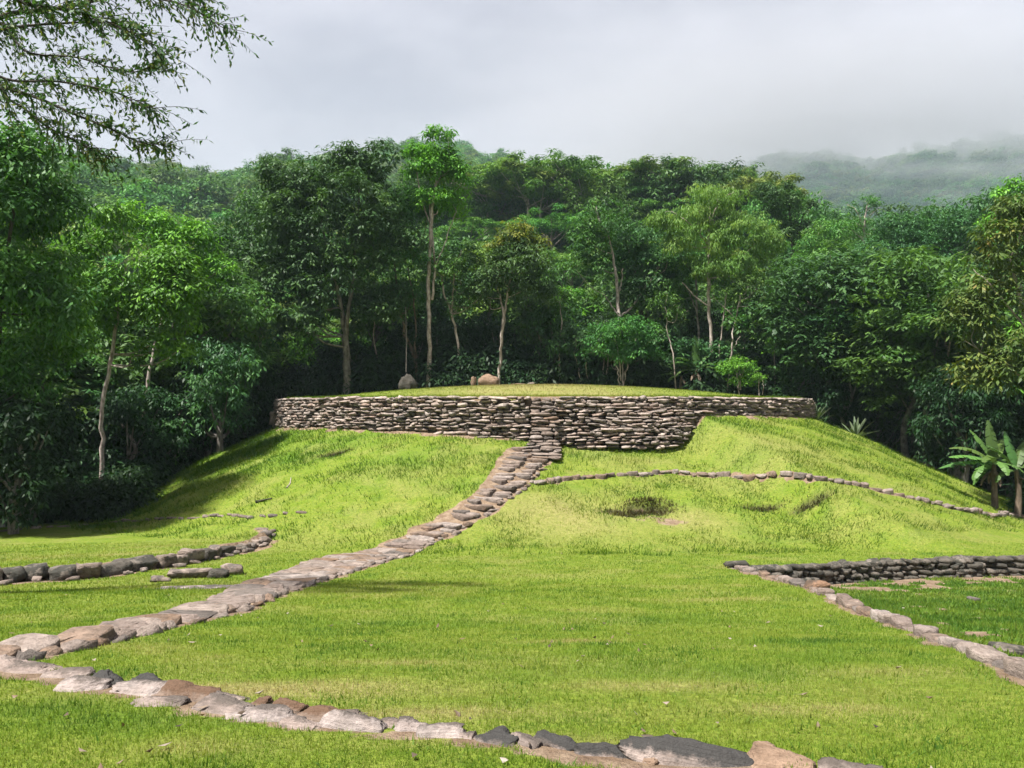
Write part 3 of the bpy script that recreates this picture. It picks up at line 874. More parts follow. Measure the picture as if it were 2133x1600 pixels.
def crust_mat(name, c1, c2, lo, crust):
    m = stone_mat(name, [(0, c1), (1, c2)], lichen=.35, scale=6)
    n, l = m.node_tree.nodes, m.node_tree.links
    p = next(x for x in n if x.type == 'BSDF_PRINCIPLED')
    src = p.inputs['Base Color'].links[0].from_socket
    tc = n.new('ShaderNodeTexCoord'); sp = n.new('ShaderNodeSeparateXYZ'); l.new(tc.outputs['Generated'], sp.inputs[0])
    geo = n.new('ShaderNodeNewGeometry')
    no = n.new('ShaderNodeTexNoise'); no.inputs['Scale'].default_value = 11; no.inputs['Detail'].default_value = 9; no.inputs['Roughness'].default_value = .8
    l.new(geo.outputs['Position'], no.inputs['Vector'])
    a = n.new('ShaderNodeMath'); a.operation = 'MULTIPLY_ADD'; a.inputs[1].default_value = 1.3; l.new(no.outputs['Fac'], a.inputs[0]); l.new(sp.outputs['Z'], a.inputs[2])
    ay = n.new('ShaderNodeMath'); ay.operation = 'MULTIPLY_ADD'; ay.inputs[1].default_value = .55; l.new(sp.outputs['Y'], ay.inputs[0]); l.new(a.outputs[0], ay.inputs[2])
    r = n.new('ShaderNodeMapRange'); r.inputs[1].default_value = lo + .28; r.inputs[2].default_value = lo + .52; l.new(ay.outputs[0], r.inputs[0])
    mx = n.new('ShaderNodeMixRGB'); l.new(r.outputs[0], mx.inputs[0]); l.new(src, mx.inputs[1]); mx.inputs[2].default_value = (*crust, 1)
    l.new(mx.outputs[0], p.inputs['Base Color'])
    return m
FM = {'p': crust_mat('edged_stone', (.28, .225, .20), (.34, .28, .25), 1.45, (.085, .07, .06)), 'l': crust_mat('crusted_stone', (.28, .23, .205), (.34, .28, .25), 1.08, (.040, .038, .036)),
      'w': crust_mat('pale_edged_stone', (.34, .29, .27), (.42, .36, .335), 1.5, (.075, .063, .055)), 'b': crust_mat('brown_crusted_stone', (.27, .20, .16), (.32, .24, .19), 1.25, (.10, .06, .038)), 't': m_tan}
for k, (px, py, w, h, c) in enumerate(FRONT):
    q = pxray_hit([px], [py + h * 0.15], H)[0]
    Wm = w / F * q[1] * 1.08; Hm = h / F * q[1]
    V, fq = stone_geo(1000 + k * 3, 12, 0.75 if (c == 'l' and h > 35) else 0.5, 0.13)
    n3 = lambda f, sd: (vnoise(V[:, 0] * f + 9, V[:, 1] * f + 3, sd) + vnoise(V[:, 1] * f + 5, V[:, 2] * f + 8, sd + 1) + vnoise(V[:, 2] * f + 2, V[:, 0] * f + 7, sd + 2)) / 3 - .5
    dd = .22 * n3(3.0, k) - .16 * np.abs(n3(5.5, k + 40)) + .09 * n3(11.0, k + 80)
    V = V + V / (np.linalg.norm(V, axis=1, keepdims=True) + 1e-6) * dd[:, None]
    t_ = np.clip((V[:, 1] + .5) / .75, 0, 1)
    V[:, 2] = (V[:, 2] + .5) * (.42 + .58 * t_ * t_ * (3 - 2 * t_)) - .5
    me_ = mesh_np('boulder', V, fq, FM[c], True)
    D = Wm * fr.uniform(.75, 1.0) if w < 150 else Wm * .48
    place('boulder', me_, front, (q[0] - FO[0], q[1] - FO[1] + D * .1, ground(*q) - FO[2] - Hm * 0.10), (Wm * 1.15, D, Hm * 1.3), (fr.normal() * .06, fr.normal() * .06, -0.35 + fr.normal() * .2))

# ---- boulders and markers on top of the platform
def lone(name, label, cat, px, py, Y, size, mat, seed, rot=(0, 0, 0), rd=.6, amp=.12, n=6, taper=0.0):
    p = P3(px, py, Y)
    z = ground(p[0], Y)
    V, fq = stone_geo(seed, n, rd, amp)
    V[:, :2] *= (1 - abs(taper) * np.clip(V[:, 2:3] + .5, 0, 1) ** 2)
    if taper > 0: V[:, 0] -= taper * .25 * (V[:, 2] + .5)
    return tag(place(name, mesh_np(name, V, fq, mat, True), None, (p[0], Y, z + size[2] * .36), size, rot), label, cat)
lone('boulder', 'wide rounded brown boulder sitting on the grassy platform crest', 'boulder', 1019, 795, 42.2, (1.55, 1.0, .74), m_tan, 1204, rd=1.0, amp=.10, taper=-.38)
lone('standing_stone', 'small upright tan stone beside the brown boulder on the platform', 'stone', 986, 793, 42.2, (.28, .26, .62), m_tan, 1201, rd=.3)
lone('boulder', 'tall grey weathered boulder under the trees at the platform edge', 'boulder', 850, 795, 43.6, (1.05, .9, 1.05), m_moss, 1210, rd=.6, amp=.2, taper=.5)
lone('flat_stone', 'low flat stone on the platform grass right of the brown boulder', 'stone', 1078, 800, 42.6, (.75, .5, .14), m_tan, 1211)
lone('flat_stone', 'small pale block at the platform crest, rightmost of its stones', 'stone', 1106, 797, 43.0, (.38, .3, .22), m_line, 1212, rd=.2)
wp = P3(1018, 781, 42.2)
tag(place('stone', mesh_np('stone', *stone_geo(1213, 2, .6, .1), m_pale, True), None, (wp[0], 42.2, wp[2] - .01), (.24, .2, .1)), 'tiny white stone resting on top of the brown boulder', 'stone')

# ------------------------------------------------------------------ tree geometry
def tube(pts, rad, sides=7):
    pts = np.asarray(pts, float); rad = np.asarray(rad, float)
    t = np.gradient(pts, axis=0); t /= (np.linalg.norm(t, axis=1, keepdims=True) + 1e-9)
    up = np.where(np.abs(t[:, 2:3]) > 0.9, np.array([[1., 0, 0]]), np.array([[0, 0, 1.]]))
    a = np.cross(t, up); a /= (np.linalg.norm(a, axis=1, keepdims=True) + 1e-9)
    b = np.cross(t, a)
    # keep frames consistent
    for i in range(1, len(a)):
        v = a[i - 1] - t[i] * (a[i - 1] @ t[i]); v /= (np.linalg.norm(v) + 1e-9); a[i] = v; b[i] = np.cross(t[i], v)
    ang = np.linspace(0, 2 * math.pi, sides, endpoint=False)
    V = pts[:, None] + rad[:, None, None] * (np.cos(ang)[None, :, None] * a[:, None] + np.sin(ang)[None, :, None] * b[:, None])
    n = len(pts); i = np.arange(n - 1)[:, None] * sides; j = np.arange(sides)[None]; j2 = (j + 1) % sides
    Fq = np.stack([(i + j), (i + j2), (i + sides + j2), (i + sides + j)], -1).reshape(-1, 4)
    return V.reshape(-1, 3), Fq

def spline(P, n):
    P = np.asarray(P, float)
    if len(P) == 2: 
        return P[0] + (P[1] - P[0]) * np.linspace(0, 1, n)[:, None]
    Q = np.vstack([2 * P[0] - P[1], P, 2 * P[-1] - P[-2]])
    out = []
    m = len(P) - 1
    for u in np.linspace(0, m - 1e-6, n):
        k = int(u); f = u - k
        p0, p1, p2, p3 = Q[k:k + 4]
        out.append(0.5 * ((2 * p1) + (-p0 + p2) * f + (2 * p0 - 5 * p1 + 4 * p2 - p3) * f * f + (-p0 + 3 * p1 - 3 * p2 + p3) * f ** 3))
    return np.array(out)

class Acc:
    def __init__(s): s.V = []; s.F = []; s.n = 0
    def add(s, V, Fq): s.V.append(V); s.F.append(Fq + s.n); s.n += len(V)
    def mesh(s, name, mat): return mesh_np(name, np.concatenate(s.V), np.concatenate(s.F), mat, True)

def leaves_geo(P, A, U, L, W, fold=0.18, rnd=None):
    """P root, A axis (unit), U approx normal; diamond leaf folded along its midrib: 2 tris"""
    S = np.cross(A, U); S /= (np.linalg.norm(S, axis=1, keepdims=True) + 1e-9)
    N = np.cross(S, A)
    L = np.broadcast_to(np.asarray(L, float), (len(P),))[:, None]; W = np.broadcast_to(np.asarray(W, float), (len(P),))[:, None]
    b = P; tip = P + A * L - N * L * 0.12
    m = P + A * L * 0.45
    l_ = m + S * W * .5 - N * W * fold; r_ = m - S * W * .5 - N * W * fold
    V = np.stack([b, l_, tip, r_], 1).reshape(-1, 3)
    i = np.arange(len(P))[:, None] * 4
    Fc = np.concatenate([i + np.array([[0, 2, 1]]), i + np.array([[0, 3, 2]])], 0)
    return V, Fc

def crown_geo(r, lobes, leaf=(0.3, 0.11), lai=3.5, clump=0.36, droop=(0.2, 1.0), per=7, up_bias=0.3, flat=0.75, maxleaf=24000, spread=0.12, clump_n=None, under=-0.45):
    """lobes: (cx,cy,cz,rx,ry,rz). returns V,F,rnd, clump centres"""
    Cs = []; Rs = []
    for (cx_, cy_, cz_, rx, ry, rz) in lobes:
        rmin = min(rx, rz)
        rc = clump * rmin
        k = clump_n or int(np.clip(3.2 * (rx * rz) / (rc * rc), 10, 110))
        u = r.normal(size=(k * 3, 3)); u /= np.linalg.norm(u, axis=1, keepdims=True)
        u = u[(u[:, 2] > under + r.uniform(-.3, .3, len(u)))][:k]
        rad = r.uniform(0.40, 0.98, len(u))[:, None]
        c = np.array([cx_, cy_, cz_]) + u * rad * np.array([rx, ry, rz])
        Cs.append(c); Rs.append(rc * r.uniform(0.65, 1.35, len(u)))
    C = np.concatenate(Cs); R = np.concatenate(Rs)
    area = sum(math.pi * l[3] * l[5] for l in lobes)
    nleaf = int(min(maxleaf * 1.45, 1.45 * lai * area / (leaf[0] * leaf[1] * 0.5)))
    ns = max(20, nleaf // per)
    w = R ** 2; ci = r.choice(len(C), ns, p=w / w.sum())
    v = r.normal(size=(ns, 3)); v[:, 2] += up_bias; v /= np.linalg.norm(v, axis=1, keepdims=True)
    rad = R[ci] * r.uniform(0.70, 1.08, ns)
    sp = C[ci] + v * rad[:, None] * np.array([1, 1, flat])
    n = ns * per
    P = np.repeat(sp, per, 0); vv = np.repeat(v, per, 0)
    az = np.tile(np.arange(per) * 2 * math.pi / per, ns) + np.repeat(r.uniform(0, 6.28, ns), per) + r.normal(size=n) * .3
    dr = r.uniform(*droop, n)
    A = np.stack([np.cos(az) * np.cos(dr), np.sin(az) * np.cos(dr), -np.sin(dr)], 1) + vv * 0.35
    A /= np.linalg.norm(A, axis=1, keepdims=True)
    U = np.array([0, 0, 1.0]) + vv * 0.4 + r.normal(size=(n, 3)) * 0.18
    sc = r.uniform(0.7, 1.2, n)
    P = P + A * spread + r.normal(size=(n, 3)) * spread * 0.5
    V, Fc = leaves_geo(P, A, U, leaf[0] * sc, leaf[1] * sc)
    cr = r.uniform(0, 1, len(C))
    rnd = np.clip(0.55 * np.repeat(cr[ci], per) + 0.45 * r.uniform(0, 1, n), 0, 1)
    return V, Fc, np.tile(rnd, 2), C, R

def crown_mesh(name, r, lobes, mat, **kw):
    V, Fc, rnd, C, R = crown_geo(r, lobes, **kw)
    return mesh_np(name, V, Fc, mat, False, {'rnd': ('FACE', rnd)}), C, R

# ------------------------------------------------------------------ foliage and bark palettes
L_DARK = leaf_mat('leaf_dark', [(0, (0.026, 0.075, 0.028)), (0.6, (0.055, 0.140, 0.042)), (1, (0.114, 0.239, 0.058))], rough=0.52, spec=0.22)
L_MID = leaf_mat('leaf_mid', [(0, (0.036, 0.099, 0.027)), (0.6, (0.079, 0.183, 0.040)), (1, (0.143, 0.270, 0.050))])
L_BRIGHT = leaf_mat('leaf_bright', [(0, (0.051, 0.165, 0.026)), (0.5, (0.117, 0.313, 0.033)), (1, (0.223, 0.482, 0.046))], sat_var=0.02)
L_YELLOW = leaf_mat('leaf_yellowish', [(0, (0.046, 0.106, 0.024)), (0.55, (0.096, 0.179, 0.039)), (0.88, (0.180, 0.245, 0.052)), (1, (0.270, 0.226, 0.067))], trans=.2)
L_FEATHER = leaf_mat('leaf_feathery', [(0, (0.094, 0.172, 0.035)), (0.6, (0.155, 0.242, 0.047)), (1, (0.243, 0.299, 0.064))], trans=0.35)
L_HILL = leaf_mat('leaf_hill', [(0, (0.056, 0.132, 0.034)), (0.5, (0.122, 0.232, 0.048)), (1, (0.233, 0.342, 0.068))], sat_var=0.14)
L_GLOSS = leaf_mat('leaf_banana', [(0, (0.064, 0.140, 0.033)), (1, (0.122, 0.223, 0.049))], rough=0.5, spec=0.25)
L_NEAR = leaf_mat('leaf_overhang', [(0, (0.034, 0.076, 0.025)), (0.7, (0.070, 0.131, 0.035)), (1, (0.178, 0.179, 0.051))])
L_SHADE = leaf_mat('leaf_understory_shade', [(0, (0.011, 0.031, 0.013)), (1, (0.032, 0.075, 0.023))], spec=.15)  # understory leaves coloured darker to paint in the deep forest shade
B_PALE = bark_mat('bark_pale', (0.21, 0.165, 0.14), (0.60, 0.52, 0.47), 7)
B_GREY = bark_mat('bark_grey', (0.09, 0.08, 0.07), (0.30, 0.27, 0.24), 6)
B_BROWN = bark_mat('bark_brown', (0.075, 0.056, 0.04), (0.21, 0.16, 0.12), 5)
B_DARK = bark_mat('bark_dark', (0.03, 0.027, 0.022), (0.085, 0.075, 0.06), 5)

HERO = []
def hero(name, label, Y, trunks, lobes, lmat, bmat, seed, leaf=(0.26, 0.095), cat='tree', limbs=12, limb_r=0.05, base_ground=True, **kw):
    """trunks: list of [(px,py,rpx),...]; lobes: (cx,cy,hx,hy[,dy]) all traced at depth Y"""
    r = np.random.default_rng(seed)
    bx = (trunks[0][0][0] - CX) / F * Y if trunks else (lobes[0][0] - CX) / F * Y
    bz = ground(bx, Y)
    root = empty(name, (bx, Y, bz))
    tag(root, label, cat)
    O = np.array([bx, Y, bz])
    Lw = []
    for l in lobes:
        p = P3(l[0], l[1], Y); hx = l[2] / F * Y; hz = l[3] / F * Y
        dy = l[4] if len(l) > 4 else r.uniform(-.2, .2) * hx
        Lw.append((p[0] - O[0], dy, p[2] - O[2], hx, 0.85 * hx, hz))
    acc = Acc(); paths = []
    for k, tr in enumerate(trunks):
        pts = []; rad = []
        for j, (px, py, rp) in enumerate(tr):
            p = P3(px, py, Y) - O
            if j == 0 and k == 0 and base_ground: p[2] = -0.25
            if j > 0: p[1] += r.normal() * 0.12
            pts.append(p); rad.append(0.72 * rp / F * Y)
        n = 5 * (len(pts) - 1) + 1
        sp = spline(pts, n)
        sp[1:] += r.normal(size=(n - 1, 3)) * np.array([.03, .03, 0]) 
        rr = np.interp(np.linspace(0, 1, n), np.linspace(0, 1, len(rad)), rad) * (1 + r.normal(size=n) * .04)
        if k == 0: rr[0] *= 1.5; rr[1] *= 1.12
        acc.add(*tube(sp, rr, 8)); paths.append((sp, rr))
    me, C, R = crown_mesh('crown', r, Lw, lmat, leaf=leaf, **kw)
    if trunks and limbs:
        for c in C[r.permutation(len(C))[:limbs]]:
            best = None
            for sp, rr in paths:
                lo = len(sp) // 3
                d = np.linalg.norm(sp[lo:] - c, axis=1) + 0.8 * np.maximum(sp[lo:, 2] - c[2] + 0.8, 0)
                i = int(np.argmin(d)) + lo
                if best is None or d.min() < best[0]: best = (d.min(), sp[i], rr[i])
            a = best[1]; mid = (a + c) / 2 + np.array([0, 0, -0.12 * np.linalg.norm(c - a)]) + r.normal(size=3) * .15
            q = spline([a, mid, c], 7)
            acc.add(*tube(q, np.linspace(min(best[2] * .55, limb_r * 1.6), limb_r * .3, 7), 5))
    if acc.n: obj('trunk', acc.mesh('trunk', bmat), root)
    obj('crown', me, root)
    HERO.append((lobes[0][0], label))
    return root

BIG = dict(leaf=(0.31, 0.12), per=8)
# far left group
hero('broadleaf_tree', 'tall dark tree filling the left edge of the picture', 25.0, [[(-25, 1090, 9), (-15, 900, 8), (5, 650, 7), (30, 420, 4)]],
     [(10, 420, 150, 170), (40, 620, 160, 150), (-60, 780, 160, 120), (20, 300, 90, 60)], L_MID, B_DARK, 1001, lai=3.2, maxleaf=20000)
hero('broadleaf_tree', 'bright green tree with slender pale trunk in front of dark forest on the left', 31.0, [[(205, 1070, 7), (210, 960, 6.2), (217, 850, 6), (227, 760, 5.5), (250, 640, 5), (270, 520, 3)]],
     [(215, 520, 85, 85), (300, 620, 110, 110), (345, 720, 70, 50), (180, 650, 70, 80), (360, 570, 70, 60), (235, 445, 45, 32)], L_BRIGHT, B_PALE, 1002, lai=3.0, maxleaf=22000, clump=.34)
hero('broadleaf_tree', 'yellowish green tree behind the bright slender one, short pale trunk showing', 36.0, [[(300, 1000, 6), (303, 880, 6), (310, 790, 5.5), (330, 680, 4), (360, 560, 3)]],
     [(370, 500, 75, 60), (300, 470, 60, 45), (430, 560, 50, 60)], L_BRIGHT, B_PALE, 1003, lai=3.0, maxleaf=12000, clump=.34)
hero('broadleaf_tree', 'lush green tree at far left with bright leafy top beside pale slender trunk', 27.5, [[(70, 1080, 5), (76, 900, 5), (84, 700, 4), (80, 520, 3)]],
     [(70, 460, 70, 75), (95, 590, 95, 90), (60, 720, 110, 80), (130, 680, 60, 60)], L_BRIGHT, B_DARK, 1004, lai=2.8, maxleaf=18000, clump=.36)
# behind the left end of the wall
hero('broadleaf_tree', 'dark tree with thin grey forked trunk behind the left end of the wall', 47.0, [[(538, 860, 4), (536, 760, 3.5), (520, 680, 3), (500, 600, 2)], [(536, 760, 3), (545, 680, 2.5), (548, 600, 1.6)]],
     [(500, 560, 85, 110), (560, 500, 90, 100), (480, 660, 70, 70)], L_DARK, B_GREY, 1005, lai=3.0, maxleaf=14000)
hero('broadleaf_tree', 'huge dark glossy-leaved tree with thick forked trunk at left of the platform', 44.6, [[(722, 820, 12), (722, 760, 11), (718, 700, 10)], [(718, 705, 7), (710, 640, 6), (690, 540, 4), (660, 430, 2.5)], [(719, 705, 7), (728, 640, 6), (742, 520, 4), (750, 380, 2.5)]],
     [(745, 400, 105, 100), (640, 470, 110, 110), (790, 520, 90, 110), (690, 590, 120, 90), (570, 560, 80, 90), (600, 390, 75, 65), (735, 335, 55, 35), (610, 670, 100, 60), (800, 640, 60, 60)], L_DARK, B_GREY, 1006, lai=3.2, maxleaf=40000, limbs=24, clump=.33, **BIG)
hero('broadleaf_tree', 'tree with brown leaning forked trunk beside the grey boulder', 46.0, [[(872, 795, 5.5), (862, 740, 5), (845, 700, 4.5), (832, 640, 4), (822, 560, 3)], [(868, 780, 3), (866, 720, 3), (864, 660, 2.2), (850, 560, 1.5)]],
     [(825, 530, 70, 80), (850, 610, 55, 45), (860, 440, 55, 70)], L_MID, B_BROWN, 1007, lai=2.6, maxleaf=11000)
hero('broadleaf_tree', 'tallest pale-trunked tree with airy crown and tuft above the forest', 45.0, [[(893, 805, 6.5), (895, 700, 6), (893, 600, 5.5), (896, 520, 5), (900, 450, 4.5), (908, 390, 3.2), (915, 310, 2)], [(900, 625, 4), (906, 560, 3.2), (900, 480, 3), (892, 400, 2)], [(898, 470, 2.5), (880, 420, 2), (868, 350, 1.2)], [(906, 560, 2), (928, 500, 1.6), (950, 440, 1)], [(905, 400, 2), (925, 350, 1.5), (940, 310, 1)]],
     [(880, 345, 46, 38), (938, 362, 42, 40), (915, 281, 32, 22), (905, 415, 66, 42), (860, 312, 26, 18), (908, 325, 44, 28)], L_BRIGHT, B_PALE, 1008, lai=4.2, maxleaf=17000, clump=.42, leaf=(.25, .095))
hero('broadleaf_tree', 'thin pale tree leaning left of the brown boulder, sparse crown', 45.5, [[(964, 798, 4), (955, 720, 3.6), (940, 655, 3.3), (925, 610, 2.5), (918, 570, 1.5)], [(941, 660, 2.6), (944, 600, 2.3), (948, 560, 2), (962, 520, 1)]],
     [(950, 560, 50, 42), (975, 610, 40, 40), (925, 560, 30, 36), (960, 640, 35, 30)], L_MID, B_PALE, 1009, lai=1.5, maxleaf=5000, clump=.42)
hero('broadleaf_tree', 'domed dark tree with yellow-tipped top and pale forked trunk behind brown boulder', 44.8, [[(1036, 795, 4), (1044, 740, 4), (1047, 690, 4.5), (1050, 640, 3.5)], [(1048, 680, 3.5), (1056, 620, 3), (1065, 570, 2.5), (1075, 500, 1.5)], [(1049, 645, 2.6), (1038, 605, 2), (1030, 560, 1.3)]],
     [(1075, 560, 76, 62), (1110, 610, 50, 40), (1020, 600, 42, 46), (1075, 510, 50, 40)], L_DARK, B_PALE, 1010, lai=3.0, maxleaf=12000)
r_ = np.random.default_rng(4100)
yt = HERO and bpy.data.objects['broadleaf_tree.009'] if 'broadleaf_tree.009' in bpy.data.objects else None
if yt is not None:
    O_ = np.array(yt.location)
    lb = []
    for (px, py, hx, hy) in ((1075, 484, 42, 28), (1118, 505, 30, 18), (1036, 508, 26, 16)):
        p = P3(px, py, 44.6) - O_; lb.append((p[0], p[1], p[2], hx / F * 44.6, hx / F * 44.6, hy / F * 44.6))
    me_, *_r = crown_mesh('young_leaves', r_, lb, leaf_mat('leaf_young', [(0, (.11, .18, .03)), (.6, (.18, .235, .04)), (1, (.28, .28, .06))], trans=.3), leaf=(.26, .1), lai=2.5, maxleaf=3500, clump=.4)
    o = obj('young_leaves', me_, yt); o['label'] = 'yellow young leaves on top of the crown'
hero('broadleaf_tree', 'small thin tree with forked grey stem right of the brown boulder', 47.5, [[(1122, 790, 3), (1124, 730, 2.6), (1120, 690, 2.2), (1105, 650, 1.4)], [(1123, 725, 2), (1130, 670, 1.8), (1140, 640, 1.2)]],
     [(1125, 640, 55, 45), (1150, 690, 50, 45), (1100, 690, 35, 40)], L_DARK, B_GREY, 1011, lai=2.2, maxleaf=7000)
hero('broadleaf_tree', 'tree with long pale trunk and bare limb slanting up to the right', 48.5, [[(1290, 800, 6), (1290, 700, 5.5), (1288, 640, 5), (1284, 590, 4.5), (1278, 540, 3.5), (1268, 480, 2.2)], [(1289, 660, 3.6), (1315, 640, 3), (1340, 605, 2.4), (1362, 575, 1.6)], [(1287, 655, 2.5), (1272, 635, 2), (1260, 615, 1.3)], [(1286, 610, 3), (1294, 590, 2.3), (1298, 560, 1.5)]],
     [(1262, 465, 66, 55), (1215, 550, 60, 50), (1240, 500, 50, 45), (1375, 545, 36, 26)], L_MID, B_PALE, 1012, lai=1.9, maxleaf=9500, leaf=(.26, .09))
hero('broadleaf_tree', 'round dark-crowned tree between slanting pale limb and feathery tree', 50.0, [[(1345, 800, 4), (1342, 700, 4), (1335, 600, 3)]],
     [(1320, 515, 62, 45), (1370, 560, 66, 55), (1400, 600, 50, 50)], L_DARK, B_DARK, 1013, lai=3.0, maxleaf=10000)
hero('multi_stem_tree', 'low dense tree on a cluster of thin pale stems behind the wall', 44.4, [[(1294, 812, 2.6), (1293, 780, 2.3), (1288, 740, 2), (1280, 700, 1.3)], [(1296, 806, 2.3), (1298, 770, 2), (1300, 720, 1.6)], [(1298, 806, 2.2), (1304, 775, 2), (1312, 745, 1.6), (1325, 705, 1)], [(1291, 806, 2), (1285, 770, 1.6), (1275, 735, 1.2)]],
     [(1300, 690, 72, 42), (1255, 720, 50, 32), (1340, 725, 48, 34), (1300, 735, 60, 26)], L_MID, B_PALE, 1014, lai=2.6, maxleaf=11000, leaf=(.25, .085))
hero('multi_stem_tree', 'clump of thin whitish stems left of the low dense tree', 45.2, [[(1258, 810, 2.4), (1256, 780, 2), (1260, 740, 1.3)], [(1262, 806, 2.4), (1264, 775, 2), (1268, 730, 1.3)], [(1225, 806, 1.8), (1222, 770, 1.6), (1214, 730, 1)], [(1212, 806, 1.5), (1205, 770, 1.3), (1196, 735, .9)]],
     [(1225, 715, 50, 30), (1190, 700, 45, 36)], L_DARK, B_PALE, 1015, lai=2.2, maxleaf=5500)
hero('feathery_tree', 'feathery yellow-green tree with straight pale trunk towering behind the wall', 46.0, [[(1486, 810, 5.5), (1484, 740, 5.2), (1479, 660, 5), (1475, 580, 4.6), (1474, 500, 3.5), (1478, 430, 2)], [(1474, 510, 2.4), (1440, 470, 1.8), (1400, 440, 1)], [(1475, 520, 2.4), (1520, 480, 1.8), (1570, 460, 1)], [(1474, 470, 2), (1500, 420, 1.4), (1530, 400, .9)], [(1477, 640, 2.4), (1450, 620, 2), (1420, 590, 1.2)]],
     [(1480, 425, 72, 42), (1420, 460, 70, 30), (1550, 470, 75, 36), (1465, 500, 90, 45), (1590, 520, 48, 45), (1510, 560, 80, 48), (1375, 455, 36, 20)], L_FEATHER, B_PALE, 1016, lai=2.6, maxleaf=26000, leaf=(.24, .055), per=10, droop=(.5, 1.4), clump=.36, flat=.6)
hero('feathery_tree', 'slim grey-stemmed tree just left of the feathery tree trunk', 47.5, [[(1462, 800, 3.6), (1456, 720, 3.2), (1452, 640, 3), (1450, 560, 2.4)], [(1453, 660, 2), (1440, 620, 1.7), (1425, 590, 1.1)]],
     [(1445, 560, 48, 36), (1410, 600, 40, 28)], L_MID, B_GREY, 1017, lai=1.8, maxleaf=4500)
hero('slender_tree', 'thin whitish stem leaning right beside the feathery tree, leftmost of two', 45.6, [[(1496, 790, 2.2), (1502, 720, 2), (1509, 650, 1.8), (1514, 610, 1.2)]],
     [(1515, 605, 36, 26), (1540, 640, 28, 24)], L_MID, B_PALE, 1018, lai=1.6, maxleaf=2500, limbs=5)
hero('slender_tree', 'taller whitish leaning stem right of the feathery tree, above the bright shrub', 45.0, [[(1512, 812, 2.4), (1520, 750, 2.2), (1530, 680, 2), (1543, 612, 1.4)], [(1520, 745, 1.4), (1534, 715, 1.2), (1541, 700, .8)], [(1527, 660, 1), (1512, 645, .8), (1505, 638, .6)]],
     [(1560, 610, 45, 30), (1590, 650, 40, 36)], L_MID, B_PALE, 1019, lai=1.7, maxleaf=4000, limbs=5)
hero('slender_tree', 'lone thin whitish stem in the dark gap right of the small forked tree', 45.4, [[(1168, 800, 2), (1165, 740, 1.8), (1170, 680, 1.5), (1166, 630, 1)]],
     [(1166, 615, 34, 24), (1185, 640, 24, 20)], L_MID, B_PALE, 1041, lai=1.8, maxleaf=2500, limbs=4)
hero('slender_tree', 'thin pale stem slanting left beside the dark ragged banana fronds', 44.9, [[(1408, 806, 2), (1402, 750, 1.8), (1392, 690, 1.6), (1386, 640, 1)]],
     [(1384, 625, 34, 22), (1400, 650, 24, 18)], L_MID, B_PALE, 1042, lai=1.8, maxleaf=2500, limbs=4)
hero('slender_tree', 'straight pale stem with thin crown right of the bright lime shrub', 45.6, [[(1612, 815, 2), (1614, 750, 1.8), (1612, 690, 1.5), (1615, 650, 1)], [(1613, 730, 1.2), (1628, 690, .9), (1634, 665, .6)]],
     [(1614, 640, 38, 26), (1636, 660, 26, 20)], L_MID, B_PALE, 1043, lai=1.8, maxleaf=3000, limbs=4)
hero('slender_tree', 'pale crooked stem between the thick forked trunk and the leaning brown one', 46.2, [[(782, 808, 2.2), (786, 750, 2), (778, 700, 1.7), (784, 640, 1.1)]],
     [(784, 630, 36, 26), (770, 660, 26, 20)], L_DARK, B_PALE, 1044, lai=1.8, maxleaf=2500, limbs=4)
hero('shrub', 'bright lime-green leafy shrub on thin stems behind the wall', 43.4, [[(1538, 815, 1.5), (1537, 790, 1.3), (1530, 760, .9)], [(1541, 812, 1.4), (1545, 780, 1.2), (1556, 752, .8)], [(1543, 812, 1.2), (1540, 770, 1), (1542, 745, .7)]],
     [(1540, 760, 38, 18), (1512, 768, 20, 12), (1562, 775, 22, 14), (1548, 790, 26, 14)], L_BRIGHT, B_PALE, 1020, cat='shrub', lai=2.6, maxleaf=6000, leaf=(.17, .065), limbs=8, limb_r=.02)
hero('sapling', 'tiny two-stemmed sapling with bright flat top right of the lime shrub', 42.5, [[(1583, 822, .9), (1583, 800, .8), (1582, 786, .6)], [(1588, 822, .9), (1588, 800, .8), (1588, 786, .6)]],
     [(1586, 783, 15, 6), (1574, 778, 8, 4)], L_BRIGHT, B_PALE, 1021, cat='sapling', lai=2.5, maxleaf=900, leaf=(.15, .06), limbs=4, limb_r=.012)
# right group
hero('broadleaf_tree', 'knobbly dark tree with hanging tufts on the right skyline', 58.0, [[(1650, 800, 5), (1652, 640, 4.5), (1650, 520, 3.5), (1645, 430, 2)], [(1650, 520, 2), (1675, 450, 1.5), (1695, 425, 1)]],
     [(1630, 430, 42, 40), (1690, 422, 20, 12), (1655, 480, 50, 42), (1600, 400, 32, 26), (1638, 388, 14, 12), (1650, 560, 55, 55)], L_DARK, B_DARK, 1022, lai=3.0, maxleaf=12000)
hero('broadleaf_tree', 'sparse twiggy crown poking above the right-hand forest skyline', 62.0, [[(1795, 800, 4), (1797, 600, 3.5), (1800, 470, 2.5), (1808, 420, 1.2)], [(1799, 480, 1.5), (1780, 440, 1), (1765, 425, .6)]],
     [(1800, 430, 38, 22), (1790, 480, 50, 36), (1815, 410, 18, 10)], L_MID, B_PALE, 1023, lai=1.2, maxleaf=3500, clump=.4)
hero('broadleaf_tree', 'grey-green fine-leaved tree right of the feathery one, branching pale stem', 50.0, [[(1682, 830, 3.5), (1684, 720, 3.2), (1684, 640, 3), (1683, 570, 2)], [(1684, 660, 1.6), (1665, 635, 1.2), (1650, 620, .8)], [(1684, 640, 1.6), (1705, 620, 1.2)]],
     [(1680, 560, 62, 62), (1720, 500, 55, 50), (1650, 640, 50, 40), (1735, 560, 50, 50)], L_HILL, B_PALE, 1024, lai=2.2, maxleaf=11000, leaf=(.24, .075))
